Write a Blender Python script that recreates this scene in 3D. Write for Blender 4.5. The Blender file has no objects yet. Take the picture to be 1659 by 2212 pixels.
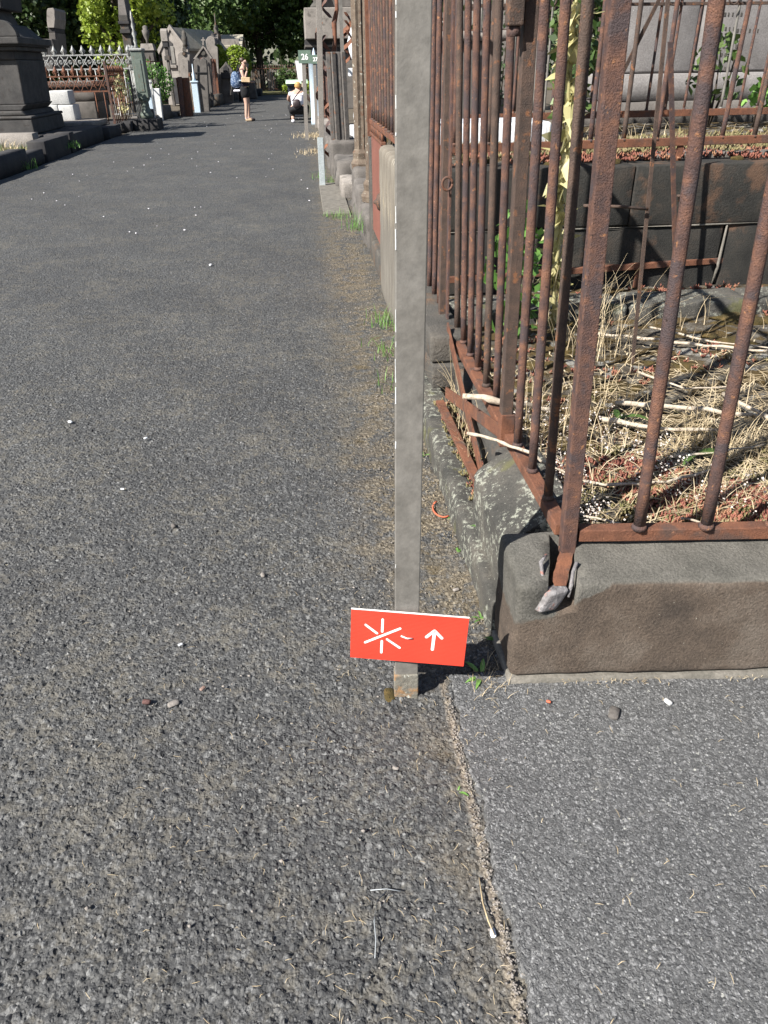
import bpy, bmesh, math, random
import numpy as np
from mathutils import Vector, Matrix
random.seed(7); RNG=np.random.default_rng(7)
C=bpy.context.scene
COL=C.collection
# ---------------------------------------------------------------- camera
F=1600.; CX,CY=829.5,1106.; H=1.46
_dn=np.array([45.,2650.,F]); _dn/=np.linalg.norm(_dn)
_r=np.array([650-CX,135-CY,F]); _r-=_dn*np.dot(_r,_dn); _Y=_r/np.linalg.norm(_r); _Z=-_dn; _X=np.cross(_Y,_Z)
R=np.array([_X,_Y,_Z]); CAM=np.array([0,0,H])
def _w(x,y): return R@np.array([x-CX,y-CY,F])
def at(x,y,Y): d=_w(x,y); return CAM+d*(Y/d[1])
def ax(x,y,X): d=_w(x,y); return CAM+d*(X/d[0])
def gp(x,y,z=0.): d=_w(x,y); return CAM+d*((z-H)/d[2])
cam=bpy.data.cameras.new('camera'); co=bpy.data.objects.new('camera',cam); COL.objects.link(co)
r,u,b=R[:,0],-R[:,1],-R[:,2]
co.matrix_world=Matrix(((r[0],u[0],b[0],0),(r[1],u[1],b[1],0),(r[2],u[2],b[2],H),(0,0,0,1)))
cam.sensor_fit='VERTICAL'; cam.sensor_height=36; cam.lens=36*F/2212.; cam.clip_end=2000; cam.clip_start=.05
C.camera=co
# ---------------------------------------------------------------- light
AZ=math.radians(33); EL=math.radians(41)      # direction the shadows run, sun height
wd=bpy.data.worlds.new('World'); C.world=wd; wd.use_nodes=True
wn=wd.node_tree.nodes; bg=wn['Background']; sk=wn.new('ShaderNodeTexSky'); sk.sky_type='NISHITA'; sk.sun_disc=False
sk.sun_elevation=EL
sv=Vector((-math.cos(AZ)*math.cos(EL),-math.sin(AZ)*math.cos(EL),math.sin(EL)))
sk.sun_rotation=math.atan2(sv.x,sv.y)
wd.node_tree.links.new(sk.outputs[0],bg.inputs[0]); bg.inputs[1].default_value=.05
sl=bpy.data.lights.new('sun','SUN'); sl.energy=5.; sl.angle=math.radians(.53); sl.color=(1,.955,.87)
so=bpy.data.objects.new('sun',sl); COL.objects.link(so); so.rotation_euler=sv.to_track_quat('Z','Y').to_euler(); so.location=(-10,-8,12)
C.view_settings.view_transform='Standard'; C.view_settings.look='None'; C.view_settings.exposure=1.2; C.view_settings.gamma=1
C.render.engine='CYCLES'; C.cycles.max_bounces=5
# ---------------------------------------------------------------- materials
MATS={}
def lin(c): return (*c,1)
class NT:
    def __init__(s,name):
        s.m=bpy.data.materials.new(name); s.m.use_nodes=True; s.t=s.m.node_tree; s.n=s.t.nodes; s.p=s.n['Principled BSDF']; s.out=s.n['Material Output']
        s.tc=s.n.new('ShaderNodeTexCoord')
    def new(s,t,**k):
        n=s.n.new(t)
        for a,v in k.items(): setattr(n,a,v)
        return n
    def lk(s,a,b): s.t.links.new(a,b)
    def noise(s,scale,det=4,rough=.55,vec=None,dist=0):
        n=s.new('ShaderNodeTexNoise'); n.inputs['Scale'].default_value=scale; n.inputs['Detail'].default_value=det; n.inputs['Roughness'].default_value=rough; n.inputs['Distortion'].default_value=dist
        s.lk(vec or s.vec,n.inputs['Vector']); return n.outputs['Fac']
    def ramp(s,fac,stops,interp='LINEAR'):
        r=s.new('ShaderNodeValToRGB'); r.color_ramp.interpolation=interp; e=r.color_ramp.elements
        while len(e)<len(stops): e.new(.5)
        for k,(p,c) in zip(e,stops): k.position=p; k.color=c if len(c)==4 else (*c,1)
        s.lk(fac,r.inputs[0]); return r.outputs[0]
    def mix(s,f,a,b,mode='MIX'):
        m=s.new('ShaderNodeMix',data_type='RGBA',blend_type=mode)
        for sock,v in ((m.inputs[0],f),(m.inputs[6],a),(m.inputs[7],b)):
            if isinstance(v,(int,float)): sock.default_value=v
            elif isinstance(v,tuple): sock.default_value=lin(v) if len(v)==3 else v
            else: s.lk(v,sock)
        return m.outputs[2]
    def math(s,op,a,b=0,c=None,clamp=False):
        m=s.new('ShaderNodeMath',operation=op,use_clamp=clamp)
        for i,v in enumerate((a,b,c)):
            if v is None: continue
            if isinstance(v,(int,float)): m.inputs[i].default_value=v
            else: s.lk(v,m.inputs[i])
        return m.outputs[0]
    def thr(s,fac,t,w=.03): # smooth threshold
        m=s.new('ShaderNodeMapRange'); m.interpolation_type='SMOOTHSTEP'; m.inputs[1].default_value=t-w; m.inputs[2].default_value=t+w
        s.lk(fac,m.inputs[0]); return m.outputs[0]
    def bump(s,h,dist,strength=1.,nrm=None):
        b=s.new('ShaderNodeBump'); b.inputs['Strength'].default_value=strength; b.inputs['Distance'].default_value=dist; s.lk(h,b.inputs['Height'])
        if nrm: s.lk(nrm,b.inputs['Normal'])
        return b.outputs[0]
def base(name,rough=.8,rand=True):
    s=NT(name); oi=s.new('ShaderNodeObjectInfo')
    if rand:
        sc=s.new('ShaderNodeVectorMath',operation='MULTIPLY_ADD'); sc.inputs[1].default_value=(1,1,1)
        cm=s.new('ShaderNodeCombineXYZ'); k=s.math('MULTIPLY',oi.outputs['Random'],37.); k2=s.math('MULTIPLY',oi.outputs['Random'],91.)
        s.lk(k,cm.inputs[0]); s.lk(k2,cm.inputs[1]); s.lk(k,cm.inputs[2])
        s.lk(s.tc.outputs['Object'],sc.inputs[0]); s.lk(cm.outputs[0],sc.inputs[2]); s.vec=sc.outputs[0]
    else: s.vec=s.tc.outputs['Object']
    s.p.inputs['Roughness'].default_value=rough; s.p.inputs['Specular IOR Level'].default_value=.3 if rough>.68 else .5; s.rnd=oi.outputs['Random']
    return s
def M(name,cols,scale=6,rough=.8,bump=.002,bscale=60,spots=(),metal=0,fine=None,sss=0):
    if name in MATS: return MATS[name]
    s=base(name,rough)
    n=s.noise(scale,6,.6); k=len(cols)
    c=s.ramp(n,[(.28+.44*i/max(1,k-1),x) for i,x in enumerate(cols)])
    f=s.noise(bscale,5,.65)
    c=s.mix(.45,c,s.ramp(f,[(.3,(.45,.45,.45)),(.7,(1.5,1.5,1.5))]),'MULTIPLY')
    for (col,sc,t,w) in spots:
        q=s.noise(sc,5,.62); c=s.mix(s.thr(q,t,w),c,col)
    s.lk(c,s.p.inputs['Base Color']); s.p.inputs['Metallic'].default_value=metal
    if bump: s.lk(s.bump(f,bump*3),s.p.inputs['Normal'])
    MATS[name]=s.m; return s.m
RUSTC=[(.050,.034,.033),(.085,.050,.044),(.130,.068,.050),(.20,.098,.062)]
rust=M('rust',RUSTC,22,.72,.0016,260,[((.065,.048,.05),14,.55,.07),((.27,.13,.065),55,.66,.05),((.03,.018,.016),90,.66,.04)])
rust2=M('rust_orange',[(.085,.040,.027),(.15,.065,.04),(.20,.085,.048)],18,.8,.0014,220,[((.09,.055,.045),11,.58,.08),((.30,.15,.09),70,.68,.05)])
rustdk=M('rust_brown',[(.045,.034,.030),(.075,.052,.043),(.11,.070,.053)],25,.75,.0012,240,[((.2,.09,.045),30,.62,.06)])
rust_panel=M('oxide_panel',[(.16,.065,.05),(.20,.085,.065)],5,.7,.0005,90,[((.09,.05,.04),9,.66,.05)])
greymetal=M('grey_paint',[(.125,.117,.107),(.152,.144,.133),(.18,.171,.16)],7,.5,.0005,30,[((.62,.62,.58),70,.755,.010),((.24,.13,.07),6,.73,.05),((.09,.09,.085),40,.76,.015)])
stone_dk=M('volcanic_stone',[(.045,.044,.042),(.075,.071,.066),(.105,.094,.082)],5,.9,.003,90,[((.15,.09,.055),3.2,.60,.09),((.5,.5,.42),75,.735,.02)])
stone_wall=M('sooty_stone',[(.016,.016,.016),(.03,.029,.027),(.052,.042,.035)],6,.9,.0018,110,[((.09,.055,.038),4,.62,.06),((.30,.28,.24),60,.76,.02)])
stone_md=M('grey_stone',[(.080,.074,.070),(.115,.105,.099),(.15,.138,.13)],4,.9,.0015,90,[((.08,.075,.07),7,.62,.08)])
stone_lt=M('pale_stone',[(.17,.155,.145),(.225,.205,.19),(.28,.255,.235)],3,.9,.0015,60,[((.12,.11,.10),5,.63,.07)])
monum=M('dark_monument_stone',[(.040,.039,.040),(.062,.060,.060),(.085,.081,.079)],4,.9,.0015,90,[((.045,.04,.038),7,.62,.08)])
stone_black=M('black_stone',[(.022,.022,.026),(.038,.037,.04),(.055,.052,.05)],3,.85,.001,70)
granite=M('white_granite',[(.45,.46,.47),(.58,.58,.58)],30,.7,.0005,200,[((.2,.2,.21),120,.6,.04)])
marble=M('white_marble',[(.62,.65,.70),(.70,.72,.76)],4,.45,.0003,40)
slab_mat=M('inscribed_slab',[(.15,.142,.142),(.19,.18,.18),(.225,.215,.215)],5,.8,.0008,80,[((.6,.6,.58),40,.74,.015)])
concrete=M('cement',[(.09,.085,.075),(.14,.13,.115),(.20,.185,.165)],14,.9,.001,120)
bluep=M('blue_paint',[(.42,.52,.62),(.50,.60,.70)],5,.5,.0005,60,[((.2,.22,.24),20,.68,.04)])
whitep=M('white_paint',[(.55,.56,.56),(.68,.69,.70)],8,.6,.0005,80,[((.25,.2,.16),25,.66,.05)])
sagep=M('sage_paint',[(.085,.11,.092),(.14,.17,.15)],10,.6,.0006,80,[((.13,.07,.04),15,.63,.05)])
silverp=M('silver_paint',[(.20,.21,.21),(.40,.41,.41)],20,.5,.0006,80,[((.14,.09,.06),30,.6,.06)])
peelp=M('peeling_paint',[(.075,.055,.042),(.12,.092,.07),(.17,.14,.11)],14,.75,.0015,90,[((.34,.33,.29),26,.65,.03),((.10,.05,.03),12,.63,.05)])
paintsteel=M('post_steel',[(.18,.165,.15),(.22,.20,.185)],12,.5,.0006,60,[((.40,.46,.48),9,.7,.03)])
signgreen=M('sign_green',[(.10,.155,.12),(.12,.175,.14)],4,.6,0,50)
white=M('white_print',[(.8,.8,.79),(.84,.84,.83)],4,.5,0,30)
redm=base('sign_red',.42)
_w1=redm.new('ShaderNodeTexWave',wave_type='BANDS',bands_direction='Z'); _w1.inputs['Scale'].default_value=75; redm.lk(redm.tc.outputs['Object'],_w1.inputs['Vector'])
redm.lk(redm.ramp(redm.noise(5,3),[(.3,(.56,.045,.026)),(.7,(.62,.055,.032))]),redm.p.inputs['Base Color']); redm.lk(redm.bump(_w1.outputs['Fac'],.0004,.6),redm.p.inputs['Normal']); redm=redm.m
bleached=M('bleached_wood',[(.30,.25,.20),(.42,.36,.29),(.52,.46,.38)],40,.8,.0012,150,[((.15,.12,.09),30,.63,.05)])
bark=M('bark',[(.035,.028,.022),(.075,.06,.048)],8,.9,.004,40)
straw=M('dry_straw',[(.24,.18,.11),(.42,.34,.22),(.60,.51,.37)],9,.75,0,40)
sedumr=M('red_sedum',[(.12,.04,.032),(.22,.085,.06),(.30,.18,.10)],12,.7,0,40)
sedumg=M('yellow_sedum',[(.08,.085,.03),(.17,.145,.07),(.27,.21,.13)],12,.7,0,40)
flowerw=M('white_flower',[(.42,.37,.34),(.58,.53,.50)],30,.7,0,40)
moss=M('moss',[(.035,.028,.010),(.075,.055,.018),(.13,.085,.03)],25,.95,.003,160)
plastic_dk=M('bin_plastic',[(.018,.024,.034),(.024,.03,.042)],4,.5,0,30)
lime=M('lime_plastic',[(.38,.55,.38),(.42,.60,.42)],4,.5,0,30)
clay=M('terracotta',[(.38,.09,.05),(.48,.13,.07)],20,.7,0,60)
leadm=M('lead_grey',[(.10,.095,.10),(.18,.17,.175),(.28,.27,.28)],40,.55,.002,120,[((.3,.12,.09),30,.63,.06)])
blackiron=M('black_iron',[(.010,.010,.014),(.02,.018,.02)],10,.5,.0005,80)
skin=M('skin',[(.42,.27,.21),(.48,.31,.245)],6,.55,0,40)
hairb=M('brown_hair',[(.03,.018,.012),(.07,.04,.022)],60,.5,.001,90)
hairy=M('blonde_hair',[(.32,.17,.05),(.52,.32,.12)],60,.5,.001,90)
blackc=M('black_cloth',[(.010,.010,.012),(.02,.02,.023)],9,.9,.002,60)
greyc=M('charcoal_cloth',[(.022,.024,.03),(.035,.038,.046)],9,.9,.002,60)
navyc=M('navy_cloth',[(.015,.014,.028),(.03,.026,.05)],9,.9,.002,60)
whitec=M('white_cloth',[(.66,.64,.72),(.78,.77,.82)],9,.9,.002,40)
bluec=M('blue_pattern_cloth',[(.012,.02,.06),(.05,.09,.18),(.40,.46,.55)],26,.9,.002,60)
tanm=M('tan_card',[(.50,.36,.22),(.58,.43,.28)],6,.7,0,40)
eyem=M('dark_eye',[(.01,.008,.006),(.02,.015,.01)],6,.4,0,40)
leatherb=M('dark_leather',[(.022,.014,.016),(.04,.026,.028)],9,.55,.001,60)
roofm=M('stone_slab_roof',[(.27,.25,.20),(.36,.33,.27)],4,.9,.001,50,[((.12,.11,.09),8,.62,.06)])
def leafmat(name,c1,c2,c3,tr=.35):
    s=base(name,.5,False); n=s.new('ShaderNodeTexNoise'); n.inputs['Scale'].default_value=1.7; n.inputs['Detail'].default_value=3; s.lk(s.tc.outputs['Object'],n.inputs[0])
    w=s.new('ShaderNodeTexWhiteNoise',noise_dimensions='3D'); g=s.new('ShaderNodeVectorMath',operation='SNAP'); g.inputs[1].default_value=(.11,.11,.11); s.lk(s.tc.outputs['Object'],g.inputs[0]); s.lk(g.outputs[0],w.inputs[0])
    f=s.math('ADD',s.math('MULTIPLY',n.outputs['Fac'],.6),s.math('MULTIPLY',w.outputs['Value'],.4))
    c=s.ramp(f,[(.25,c1),(.5,c2),(.75,c3)]); s.lk(c,s.p.inputs['Base Color'])
    t=s.new('ShaderNodeBsdfTranslucent'); s.lk(c,t.inputs[0]); m=s.new('ShaderNodeMixShader'); m.inputs[0].default_value=tr
    s.lk(s.p.outputs[0],m.inputs[1]); s.lk(t.outputs[0],m.inputs[2]); s.lk(m.outputs[0],s.out.inputs[0]); s.p.inputs['Specular IOR Level'].default_value=.6
    return s.m
leaf_dk=leafmat('dark_leaf',(.008,.022,.006),(.03,.062,.018),(.11,.16,.055),.22)
leaf_md=leafmat('green_leaf',(.022,.05,.012),(.065,.12,.028),(.15,.22,.07))
leaf_yl=leafmat('yellow_leaf',(.13,.19,.02),(.25,.34,.04),(.38,.46,.08))
leaf_top=leafmat('topiary_leaf',(.07,.12,.008),(.16,.24,.015),(.25,.33,.03),.2)
leaf_pale=leafmat('pale_dry_leaf',(.34,.32,.14),(.48,.44,.22),(.60,.55,.32))
weedm=leafmat('weed_leaf',(.07,.16,.03),(.13,.28,.06),(.22,.40,.10))
# ---- asphalt
def asphalt(name,sc,amp,dark,mid,lite,dust,dustt,disp):
    s=base(name,.74,False); v=s.tc.outputs['Object']; s.vec=v; s.p.inputs['Specular IOR Level'].default_value=.42
    nz=s.new('ShaderNodeTexNoise'); nz.inputs['Scale'].default_value=sc*.6; nz.inputs['Detail'].default_value=2; s.lk(v,nz.inputs[0])
    wv=s.new('ShaderNodeVectorMath',operation='MULTIPLY_ADD'); wv.inputs[1].default_value=(.006,.006,0); s.lk(nz.outputs['Color'],wv.inputs[0]); s.lk(v,wv.inputs[2])
    def vor(scale):
        a=s.new('ShaderNodeTexVoronoi'); a.inputs['Scale'].default_value=scale; s.lk(wv.outputs[0],a.inputs['Vector'])
        sep=s.new('ShaderNodeSeparateColor'); s.lk(a.outputs['Color'],sep.inputs[0]); return a.outputs['Distance'],sep
    d1,c1=vor(sc); d2,c2=vor(sc*2.3)
    h1=s.math('MULTIPLY',c1.outputs[0],s.math('SUBTRACT',1.,s.math('MULTIPLY',d1,.9)))
    h2=s.math('MULTIPLY',c2.outputs[0],s.math('SUBTRACT',1.,d2))
    h=s.math('ADD',s.math('MULTIPLY',h1,.75),s.math('MULTIPLY',h2,.25))
    pit=s.thr(s.noise(sc*.55,2,.5),.40,.06); h=s.math('MULTIPLY',h,s.math('ADD',.25,s.math('MULTIPLY',pit,.75)))
    col=s.ramp(c1.outputs[1],[(0,dark),(.55,mid),(.93,lite),(1,(lite[0]*2,lite[1]*2,lite[2]*2))])
    col=s.mix(.5,col,s.ramp(c2.outputs[2],[(0,dark),(.6,mid),(.9,lite),(1,(lite[0]*2.6,lite[1]*2.6,lite[2]*2.6))]))
    big=s.noise(2.2,5,.6); med=s.noise(11,4,.6)
    low=s.math('SUBTRACT',s.math('ADD',s.math('MULTIPLY',s.noise(38,3,.6),.35),s.math('ADD',s.math('MULTIPLY',med,.35),s.math('MULTIPLY',big,.3))),s.math('MULTIPLY',h,.15))
    col=s.mix(s.math('MULTIPLY',s.thr(low,dustt,.07),.7),col,dust)
    big2=s.noise(.8,4,.6); col=s.mix(1.,col,s.ramp(big2,[(.3,(.86,.86,.88)),(.7,(1.12,1.12,1.12))]),'MULTIPLY')
    s.h=h; s.amp=amp; s.col=col; s.d1=d1; s.disp=disp
    return s
def finish(s):
    s.lk(s.col,s.p.inputs['Base Color'])
    if s.disp:
        dn=s.new('ShaderNodeDisplacement'); dn.inputs['Midlevel'].default_value=.5; dn.inputs['Scale'].default_value=s.amp; s.lk(s.h,dn.inputs['Height']); s.lk(dn.outputs[0],s.out.inputs['Displacement'])
        s.m.displacement_method='BOTH'
    else: s.lk(s.bump(s.h,s.amp),s.p.inputs['Normal'])
    return s.m
so_=asphalt('old_asphalt',78,.0155,(.020,.021,.023),(.050,.051,.053),(.097,.098,.098),(.112,.104,.088),.51,True)
s=so_; sx=s.new('ShaderNodeSeparateXYZ'); s.lk(s.tc.outputs['Object'],sx.inputs[0]); X_=sx.outputs[0]; Y_=sx.outputs[1]
nb=s.noise(4,5,.65)
# dirt and moss collected along the foot of the graves (x near .3 .. .6) and the worn edge further off
edge=s.math('SUBTRACT',X_,s.math('MULTIPLY',nb,.55)); edge=s.math('SUBTRACT',edge,s.math('MULTIPLY',s.math('SUBTRACT',1.,s.thr(Y_,1.75,.45)),.17))
de=s.thr(edge,-.16,.16)
de=s.math('MULTIPLY',de,s.thr(s.noise(2.3,5,.65),.43,.10))
dirt=s.ramp(s.noise(70,5,.75),[(.32,(.030,.026,.020)),(.5,(.10,.083,.06)),(.68,(.27,.235,.18))])
s.col=s.mix(s.math('MULTIPLY',de,s.thr(s.noise(9,6,.75),.475,.06)),s.col,dirt)
mossc=s.ramp(s.noise(60,4,.7),[(.3,(.035,.028,.014)),(.7,(.11,.08,.036))])
s.col=s.mix(s.math('MULTIPLY',s.math('MULTIPLY',de,s.thr(s.noise(7,6,.7),.60,.04)),.7),s.col,mossc)
sm1=s.math('SUBTRACT',1.,s.thr(s.math('ABSOLUTE',s.math('SUBTRACT',X_,.283)),.009,.007)); sm1=s.math('MULTIPLY',sm1,s.math('SUBTRACT',1.,s.thr(Y_,1.5,.03)))
s.col=s.mix(s.math('MULTIPLY',s.math('MULTIPLY',sm1,s.thr(s.noise(30,5,.75),.44,.08)),.8),s.col,s.ramp(s.noise(120,4,.7),[(.35,(.08,.06,.045)),(.65,(.30,.26,.21))]))
# scattered white lichen / chips and dry specks
s.col=s.mix(s.math('MULTIPLY',s.thr(s.noise(24,3,.7),.735,.015),.8),s.col,(.32,.29,.22))
old_asphalt=finish(so_)
s=asphalt('new_asphalt',140,.0065,(.040,.041,.043),(.076,.077,.079),(.145,.146,.149),(.13,.125,.115),.60,True)
s.col=s.mix(s.math('MULTIPLY',s.thr(s.noise(70,2,.6),.70,.015),.7),s.col,(.34,.34,.32))
new_asphalt=finish(s)
soil=M('grave_soil',[(.035,.029,.022),(.07,.058,.045),(.12,.108,.09),(.19,.18,.165)],16,.95,.005,90,[((.075,.05,.018),6,.50,.04),((.24,.235,.22),9,.60,.03)])
groundm=M('earth',[(.07,.06,.045),(.12,.10,.08)],3,.95,.003,40)
grassg=M('turf',[(.04,.06,.02),(.09,.09,.04),(.16,.12,.06)],6,.95,.004,60)
# the lower kerb stone with big pale lichen
def lichen_stone():
    s=base('lichen_stone',.9,False)
    c=s.ramp(s.noise(7,6,.6),[(.3,(.04,.04,.038)),(.5,(.075,.072,.066)),(.7,(.12,.11,.095))])
    f=s.noise(130,5,.65); c=s.mix(.5,c,s.ramp(f,[(.3,(.5,.5,.5)),(.7,(1.5,1.5,1.5))]),'MULTIPLY')
    gate_=s.thr(s.noise(6,3,.6),.47,.05); a=s.math('MULTIPLY',s.thr(s.noise(38,6,.8),.55,.02),gate_); c=s.mix(s.math('MULTIPLY',a,.85),c,(.33,.34,.29))
    a=s.thr(s.noise(130,3,.6),.69,.02); c=s.mix(a,c,(.42,.42,.36))
    a=s.thr(s.noise(5,4,.6),.62,.05); c=s.mix(s.math('MULTIPLY',a,.5),c,(.13,.13,.04))
    s.lk(c,s.p.inputs['Base Color']); f2=s.noise(60,6,.8); s.lk(s.bump(s.math('ADD',f,s.math('MULTIPLY',f2,1.)),.007),s.p.inputs['Normal']); return s.m
lichen=lichen_stone()
def plinth_stone():
    s=base('stained_plinth_stone',.88,False); v=s.tc.outputs['Object']
    sp=s.new('ShaderNodeSeparateXYZ'); s.lk(v,sp.inputs[0])
    g=s.ramp(s.noise(8,5,.6),[(.3,(.082,.079,.071)),(.7,(.14,.133,.12))])
    br=s.ramp(s.noise(5,5,.6),[(.3,(.055,.044,.037)),(.5,(.10,.077,.061)),(.7,(.15,.125,.105))])
    # tide line: worn grey towards the corner and top, brown weathering skin below and to the right
    t=s.math('ADD',sp.outputs[2],s.math('MULTIPLY',sp.outputs[0],-.53)); t=s.math('ADD',t,s.math('MULTIPLY',s.noise(5,4,.6),.16))
    k=s.math('MAXIMUM',s.thr(t,.035,.006),s.thr(sp.outputs[2],.334,.004)); c=s.mix(k,br,g)
    f=s.noise(150,5,.7); c=s.mix(.5,c,s.ramp(f,[(.35,(.45,.45,.45)),(.65,(1.6,1.6,1.6))]),'MULTIPLY')
    a=s.thr(s.noise(90,3,.65),.725,.015); c=s.mix(s.math('MULTIPLY',a,.8),c,(.42,.42,.36))
    s.lk(c,s.p.inputs['Base Color']); f2=s.noise(70,6,.8); s.lk(s.bump(s.math('ADD',f,s.math('MULTIPLY',f2,.8)),.0055),s.p.inputs['Normal']); return s.m
plinthm=plinth_stone()
def streak_stone():
    s=base('streaked_stone',.85,False); v=s.tc.outputs['Object']
    mp=s.new('ShaderNodeMapping'); mp.inputs['Scale'].default_value=(1,22,1.1); s.lk(v,mp.inputs[0])
    c=s.ramp(s.noise(2.2,5,.6,vec=mp.outputs[0]),[(.3,(.10,.085,.065)),(.5,(.17,.15,.125)),(.7,(.27,.25,.215))])
    sp=s.new('ShaderNodeSeparateXYZ'); s.lk(v,sp.inputs[0]); z=sp.outputs[2]
    q=s.thr(s.math('ADD',z,s.math('MULTIPLY',s.noise(2.5,5,.6,vec=mp.outputs[0]),.5)),.86,.06)
    c=s.mix(q,s.mix(.35,c,(.09,.09,.09)),c)
    k=s.math('MULTIPLY',s.thr(s.noise(3,6,.7,vec=mp.outputs[0]),.60,.04),s.math('SUBTRACT',1.,s.math('ABSOLUTE',s.math('MULTIPLY',s.math('SUBTRACT',z,.66),5.)),None,True))
    c=s.mix(k,c,(.55,.46,.30)); s.lk(c,s.p.inputs['Base Color']); s.lk(s.bump(s.noise(120,4),.003),s.p.inputs['Normal']); return s.m
streak=streak_stone()
# ---------------------------------------------------------------- mesh helpers
def tag(o,label=None,cat=None,group=None,kind=None):
    if label: o['label']=label
    if cat: o['category']=cat
    if group: o['group']=group
    if kind: o['kind']=kind
    return o
def thing(name,label,cat,loc=(0,0,0),group=None):
    o=bpy.data.objects.new(name,None); o.location=loc; o.empty_display_size=.1; COL.objects.link(o); return tag(o,label,cat,group)
class MB:
    def __init__(s): s.v=[]; s.f=[]
    def add(s,vs,fs):
        n=len(s.v); s.v+=[tuple(map(float,p)) for p in vs]; s.f+=[tuple(i+n for i in f) for f in fs]; return s
    def box(s,x0,x1,y0,y1,z0,z1,rz=0,c=None,tap=None):
        P=[(x,y,z) for z in (z0,z1) for (x,y) in ((x0,y0),(x1,y0),(x1,y1),(x0,y1))]
        if tap:
            mx,my=(x0+x1)/2,(y0+y1)/2; P=[(mx+(x-mx)*(tap if z==z1 else 1),my+(y-my)*(tap if z==z1 else 1),z) for x,y,z in P]
        if rz:
            mx,my=c or ((x0+x1)/2,(y0+y1)/2); k,q=math.cos(rz),math.sin(rz); P=[(mx+(x-mx)*k-(y-my)*q,my+(x-mx)*q+(y-my)*k,z) for x,y,z in P]
        return s.add(P,[(3,2,1,0),(4,5,6,7),(0,1,5,4),(1,2,6,5),(2,3,7,6),(3,0,4,7)])
    def tube(s,pts,r,n=8,flat=1.):
        pts=[Vector(p) for p in pts]; rs=r if isinstance(r,(list,tuple)) else [r]*len(pts); vs=[];fs=[]
        for i,p in enumerate(pts):
            t=(pts[min(i+1,len(pts)-1)]-pts[max(i-1,0)]).normalized(); a=t.cross(Vector((0,1,0)) if abs(t.y)<.9 else Vector((1,0,0))).normalized(); b=t.cross(a)
            for k in range(n):
                q=2*math.pi*k/n; vs.append(p+a*math.cos(q)*rs[i]+b*math.sin(q)*rs[i]*flat)
        for i in range(len(pts)-1):
            for k in range(n): fs.append((i*n+k,i*n+(k+1)%n,(i+1)*n+(k+1)%n,(i+1)*n+k))
        fs.append(tuple(reversed(range(n)))); fs.append(tuple((len(pts)-1)*n+k for k in range(n)))
        return s.add(vs,fs)
    def lathe(s,x,y,prof,n=12,rot=0):
        vs=[(x+r*math.cos(2*math.pi*k/n+rot),y+r*math.sin(2*math.pi*k/n+rot),z) for r,z in prof for k in range(n)]; fs=[]
        for i in range(len(prof)-1):
            for k in range(n): fs.append((i*n+k,i*n+(k+1)%n,(i+1)*n+(k+1)%n,(i+1)*n+k))
        fs.append(tuple(reversed(range(n)))); fs.append(tuple((len(prof)-1)*n+k for k in range(n)))
        return s.add(vs,fs)
    def prismy(s,pts,y0,y1): # outline in xz
        n=len(pts); vs=[(x,y0,z) for x,z in pts]+[(x,y1,z) for x,z in pts]
        return s.add(vs,[tuple(range(n)),tuple(reversed(range(n,2*n)))]+[(i,i+n,(i+1)%n+n,(i+1)%n) for i in range(n)])
    def prismx(s,pts,x0,x1): # outline in yz
        n=len(pts); vs=[(x0,y,z) for y,z in pts]+[(x1,y,z) for y,z in pts]
        return s.add(vs,[tuple(range(n)),tuple(reversed(range(n,2*n)))]+[(i,i+n,(i+1)%n+n,(i+1)%n) for i in range(n)])
    def mesh(s,name,mat=None,smooth=False):
        me=bpy.data.meshes.new(name); me.from_pydata(s.v,[],s.f)
        bm=bmesh.new(); bm.from_mesh(me); bmesh.ops.recalc_face_normals(bm,faces=bm.faces); bm.to_mesh(me); bm.free()
        if mat: me.materials.append(mat)
        if smooth:
            for p in me.polygons: p.use_smooth=True
        return me
    def build(s,name,mat,parent=None,smooth=False,bevel=0,**k):
        o=bpy.data.objects.new(name,s.mesh(name,mat,smooth)); COL.objects.link(o)
        if parent: o.parent=parent; o.matrix_parent_inverse=Matrix.Translation(-Vector(parent.location))
        if bevel: b=o.modifiers.new('bevel','BEVEL'); b.width=bevel; b.segments=2; b.limit_method='ANGLE'
        return tag(o,**k)
def place(mesh,name,parent,loc,rot=(0,0,0),scale=(1,1,1)):
    o=bpy.data.objects.new(name,mesh); COL.objects.link(o)
    if parent: o.parent=parent; o.location=Vector(loc)-Vector(parent.location)
    else: o.location=loc
    o.rotation_euler=rot; o.scale=scale; return o
def rnoise(P,sc,amp,seed=0):
    out=np.zeros(len(P)); r=np.random.default_rng(seed)
    for k in range(14):
        d=r.normal(size=3); d/=np.linalg.norm(d); f=sc*(1.0+1.6*(k%5)/2); out+=np.sin(P@d*f+r.uniform(0,6.28))/(1+(k%5)*.8)
    return out*amp/3.5
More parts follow.
